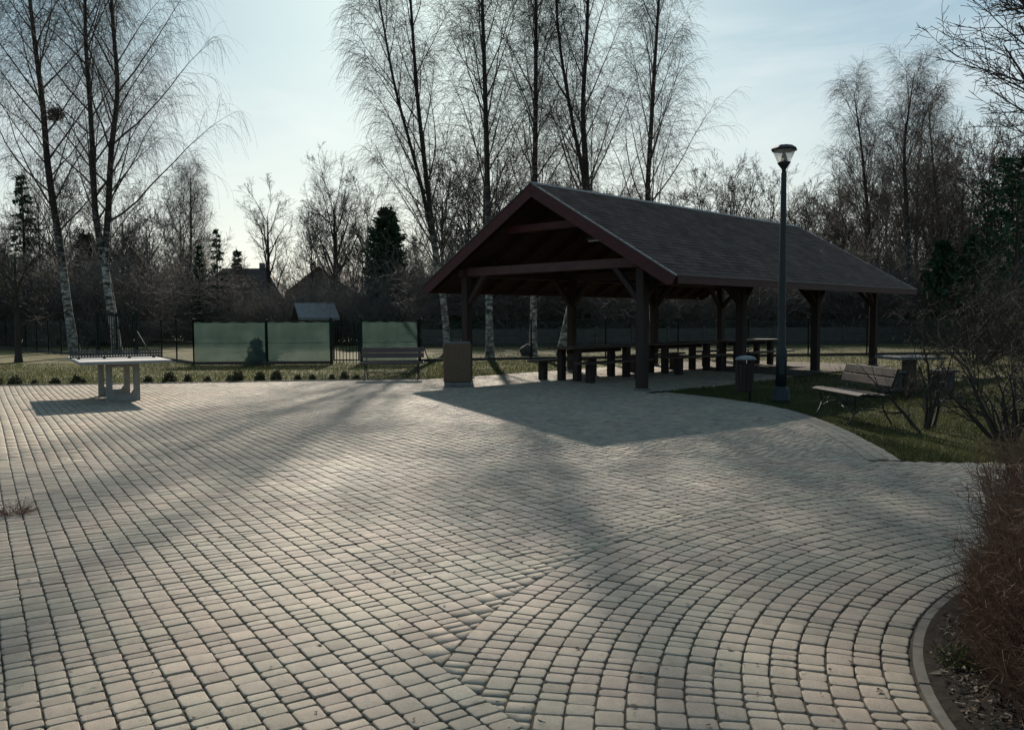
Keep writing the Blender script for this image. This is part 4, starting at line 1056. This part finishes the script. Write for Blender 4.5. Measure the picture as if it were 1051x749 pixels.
# ------------------------------------------------------------------ fences, gates, screens
def fence(label, pts, H, spacing=2.45, plinth=True, r=.028, wires=True, braces=()):
    pts = [np.array(p, float) for p in pts]; e = empty('chain_link_fence', (pts[0][0], pts[0][1], 0)); tag(e, label, 'fence', 'dark chain link fences'); o = pts[0]
    for a, b in zip(pts, pts[1:]):
        L = np.linalg.norm(b-a); n = max(1, round(L/spacing))
        for i in range(n+1):
            if i == 0 and a is not pts[0]: continue
            q = a+(b-a)*i/n-o
            mb = MB(); mb.lathe([(r, -.05), (r, H), (r*1.25, H+.005), (r*1.1, H+.03), (.004, H+.04)], 8, (q[0], q[1], 0)); mb.build('post', M['fence_paint'], e)
        a0, b0 = a-o, b-o
        g = bmesh.new(); g.faces.new([g.verts.new((*a0, .08)), g.verts.new((*b0, .08)), g.verts.new((*b0, H-.04)), g.verts.new((*a0, H-.04))])
        me = bpy.data.meshes.new('wire_mesh'); g.to_mesh(me); g.free(); link('wire_mesh', me, M['wire_mesh'], e)
        mb = MB()
        for z in (.1, H*.5, H-.05): mb.bar((*a0, z), (*b0, z), .008, .012, 0)
        mb.build('tension_wire', M['fence_paint'], e)
        if plinth:
            mb = MB(); mb.bar((*a0, .04), (*b0, .04), .05, .10, .004); mb.build('plinth', M['stone'], e)
    for (p, q) in braces:
        p = np.array(p)-o; q = np.array(q)-o
        mb = MB(); mb.tube([(p[0], p[1], H*.72), (q[0], q[1], 0)], .02, 6); mb.build('brace', M['fence_paint'], e)
    return e
FA, FB, FC, FD, FE = (-10.67, 28.33), (-8.23, 28.40), (-6.09, 28.50), (-5.08, 28.52), (-3.19, 28.9)
fence('dark chain link fence carrying the two wide green screens', [FA, FB, FC], 1.46)
fence('short dark fence length right of the narrow gate behind the dark bench', [FD, FE], 1.46, 1.9, braces=[(FE, (-2.75, 28.2))])
fence('low dark chain link fence crossing the lawn behind the shelter', [(-3.19, 29.4), (-1.6, 30.2), (.7, 30.75), (9, 32.2), (26, 35)], 1.46)
G1, G2 = np.array((-15.35, 34.6)), np.array((-17.35, 35.4))
fence('dark chain link fence between the green screens and the tall gate', [FA, (-13.3, 32.1), G1], 1.5, 2.3, braces=[(G1, (-14.3, 33.6))])
fence('dark chain link fence receding to the left beyond the tall gate', [G2, (-20.2, 37.9), (-30, 48.5)], 1.5, 2.0, braces=[(G2, (-18.2, 35.9))])
def gate(label, a, b, H, bars, leaves=1):
    a = np.array(a); b = np.array(b); m_ = (a+b)/2; L = np.linalg.norm(b-a); e = empty('gate', (m_[0], m_[1], 0), math.atan2(b[1]-a[1], b[0]-a[0])); tag(e, label, 'gate', 'barred metal gates')
    for x in (-L/2, L/2):
        mb = MB(); mb.box((x, 0, H/2), (.09, .09, H+.1), bev=.006); mb.build('gate_post', M['fence_paint'], e)
    wl = (L-.12)/leaves
    for k in range(leaves):
        x0 = -L/2+.06+k*wl; lf = MB()
        for z in (.12, H-.14): lf.box((x0+wl/2, 0, z), (wl-.02, .04, .05), bev=.004)
        for x in (x0+.025, x0+wl-.025): lf.box((x, 0, H/2), (.05, .04, H-.16), bev=.004)
        for q in range(bars): lf.box((x0+wl*(q+1)/(bars+1), 0, H/2), (.024, .024, H-.06), bev=.003)
        leaf = lf.build('gate_leaf', M['fence_paint'], e)
        mb = MB(); mb.box((x0+wl-.07 if k == 0 else x0+.07, -.04, H*.52), (.10, .03, .03), bev=.004); mb.build('handle', M['iron'], leaf)
gate('narrow barred gate between the green screens', FC, FD, 1.5, 7)
gate('tall double barred gate behind the table tennis table', G2, G1, 1.86, 7, 2)
def screen(label, a, b):
    a = np.array(a)+np.array((.05, -.05)); b = np.array(b)+np.array((-.05, -.05)); n = 24; m_ = 8; V = []
    for j in range(m_+1):
        for i in range(n+1):
            p = a+(b-a)*i/n; z = .10+1.30*j/m_; V.append((p[0]-a[0], p[1]-a[1] + .012*math.sin(i*1.1+j*.5) + .01*math.sin(i*.37), z + (.012*math.sin(i*math.pi/3) if j == m_ else 0)))
    Q = [(j*(n+1)+i, j*(n+1)+i+1, (j+1)*(n+1)+i+1, (j+1)*(n+1)+i) for j in range(m_) for i in range(n)]
    me = mesh_np('windscreen', V, Q, smooth=True); o = link('windscreen', me, M['screen'], None, (a[0], a[1], 0)); tag(o, label, 'windscreen', 'green fabric screens on the fence'); return o
screen('wide green fabric screen at the left end of the fence', FA, FB)
screen('wide green fabric screen left of the narrow gate', FB, FC)
screen('green fabric screen right of the narrow gate above the dark bench', FD, FE)

# far grey panel wall
wl = empty('panel_wall', (-5.5, 46.3, 0), math.atan2(4.2, 45)); tag(wl, 'low grey concrete panel wall beyond the far lawn seen under the shelter roof', 'wall')
Lw = 45.2; n = 22
for i in range(n+1):
    mb = MB(); mb.box((Lw*i/n, 0, .5), (.14, .14, 1.06), bev=.01); mb.build('post', M['wall_concrete'], wl)
mb = MB()
for i in range(n):
    for z in (.32, .72): mb.box((Lw*(i+.5)/n, 0, z), (Lw/n-.16, .05, .39), bev=.008)
mb.build('panel', M['wall_concrete'], wl)
mb = MB(); mb.box((Lw/2, -.12, .06), (Lw, .1, .18), bev=.006); mb.build('plinth', M['stone'], wl)
# dark stone at the birch foot
t_ = bmesh.new(); bmesh.ops.create_icosphere(t_, subdivisions=3, radius=.5)
for v in t_.verts:
    q = v.co; f = 1+.12*math.sin(q.x*7+1)*math.cos(q.y*6)+.08*math.sin(q.z*9); v.co = Vector((q.x*.62*f, q.y*.5*f, q.z*.62*f))
me = bpy.data.meshes.new('boulder'); t_.to_mesh(me); t_.free(); p_ = at(542, 363, 34.2)
tag(link('boulder', me, M['stone'], None, (p_[0]-.05, 34.2, .15)), 'dark rounded boulder at the foot of the birch behind the shelter', 'boulder')

# ------------------------------------------------------------------ far houses
def house(name, label, u, Y, w_, d_, he, hr, mroof, rz=0, hip=0, win=2, cat='house', chim=True):
    p_ = at(u, 330, Y); e = empty(name, (p_[0], Y, 0), rz); tag(e, label, cat, 'buildings beyond the trees')
    mb = MB(); mb.box((0, 0, he/2), (w_, d_, he), bev=.02)
    if not hip: mb.prism([(-w_/2, -d_/2+.01, he-.01), (-w_/2, d_/2-.01, he-.01), (-w_/2, 0, hr-.12)], (w_, 0, 0))
    mb.build('wall', M['house_wall'] if cat == 'house' else M['table_wood'], e)
    t_ = bmesh.new(); ov = .4; hx = w_/2+ov; hy = d_/2+ov; k = hip
    A = [t_.verts.new(v) for v in ((-hx, -hy, he-.1), (hx, -hy, he-.1), (hx, hy, he-.1), (-hx, hy, he-.1), (-hx+k, 0, hr), (hx-k, 0, hr))]
    B = [t_.verts.new((v.co.x, v.co.y, v.co.z+.14)) for v in A]
    for s_ in (A, B):
        for f in ((0, 1, 5, 4), (2, 3, 4, 5), (1, 2, 5), (3, 0, 4)):
            if len(f) == 3 and not hip: continue
            t_.faces.new([s_[i] for i in f])
    rim = [(0, 1), (1, 2), (2, 3), (3, 0)] if hip else [(0, 1), (1, 5), (5, 2), (2, 3), (3, 4), (4, 0)]
    for i, j in rim: t_.faces.new((A[i], A[j], B[j], B[i]))
    bmesh.ops.recalc_face_normals(t_, faces=t_.faces); me = bpy.data.meshes.new('roof'); t_.to_mesh(me); t_.free(); rf = link('roof', me, mroof, e)
    if chim:
        mb = MB(); mb.box((w_*.2, .3, hr), (.5, .5, 1.3), bev=.02); mb.build('chimney', M['house_wall'], rf)
    for i in range(win):
        x = -w_/2 + w_*(i+.5)/win
        mb = MB(); mb.box((x, -d_/2-.02, he*.55), (1.1, .06, 1.2), bev=.01); f = mb.build('window', M['concrete'], e)
        mb = MB(); mb.box((x, -d_/2-.035, he*.55), (.94, .05, 1.04), bev=.005); mb.build('pane', M['window_dark'], f)
house('house', 'far dark house with hipped roof behind the small spruces', 252, 82, 8.2, 8, 3.4, 6.3, M['house_roof'], R(4), 2.5, 3)
house('house', 'far dark gabled house behind the round crowned bare tree', 345, 84, 7.0, 8, 3.4, 6.4, M['house_roof'], R(78), 0, 2)
house('house', 'long low far house with shallow roof right of the left birches', 165, 90, 11, 8, 3.4, 5.6, M['house_roof'], R(-5), 2, 3)
house('shed', 'small shed with pale sloping roof seen above the green screens', 323, 49, 1.5, 2.0, 1.55, 2.3, M['metal_roof'], R(24), 0, 1, 'shed', False)
house('shed', 'low shed with pale metal roof behind the fence at the left', 58, 52.5, 2.2, 2.6, 1.6, 2.2, M['metal_roof'], R(-14), 0, 1, 'shed', False)
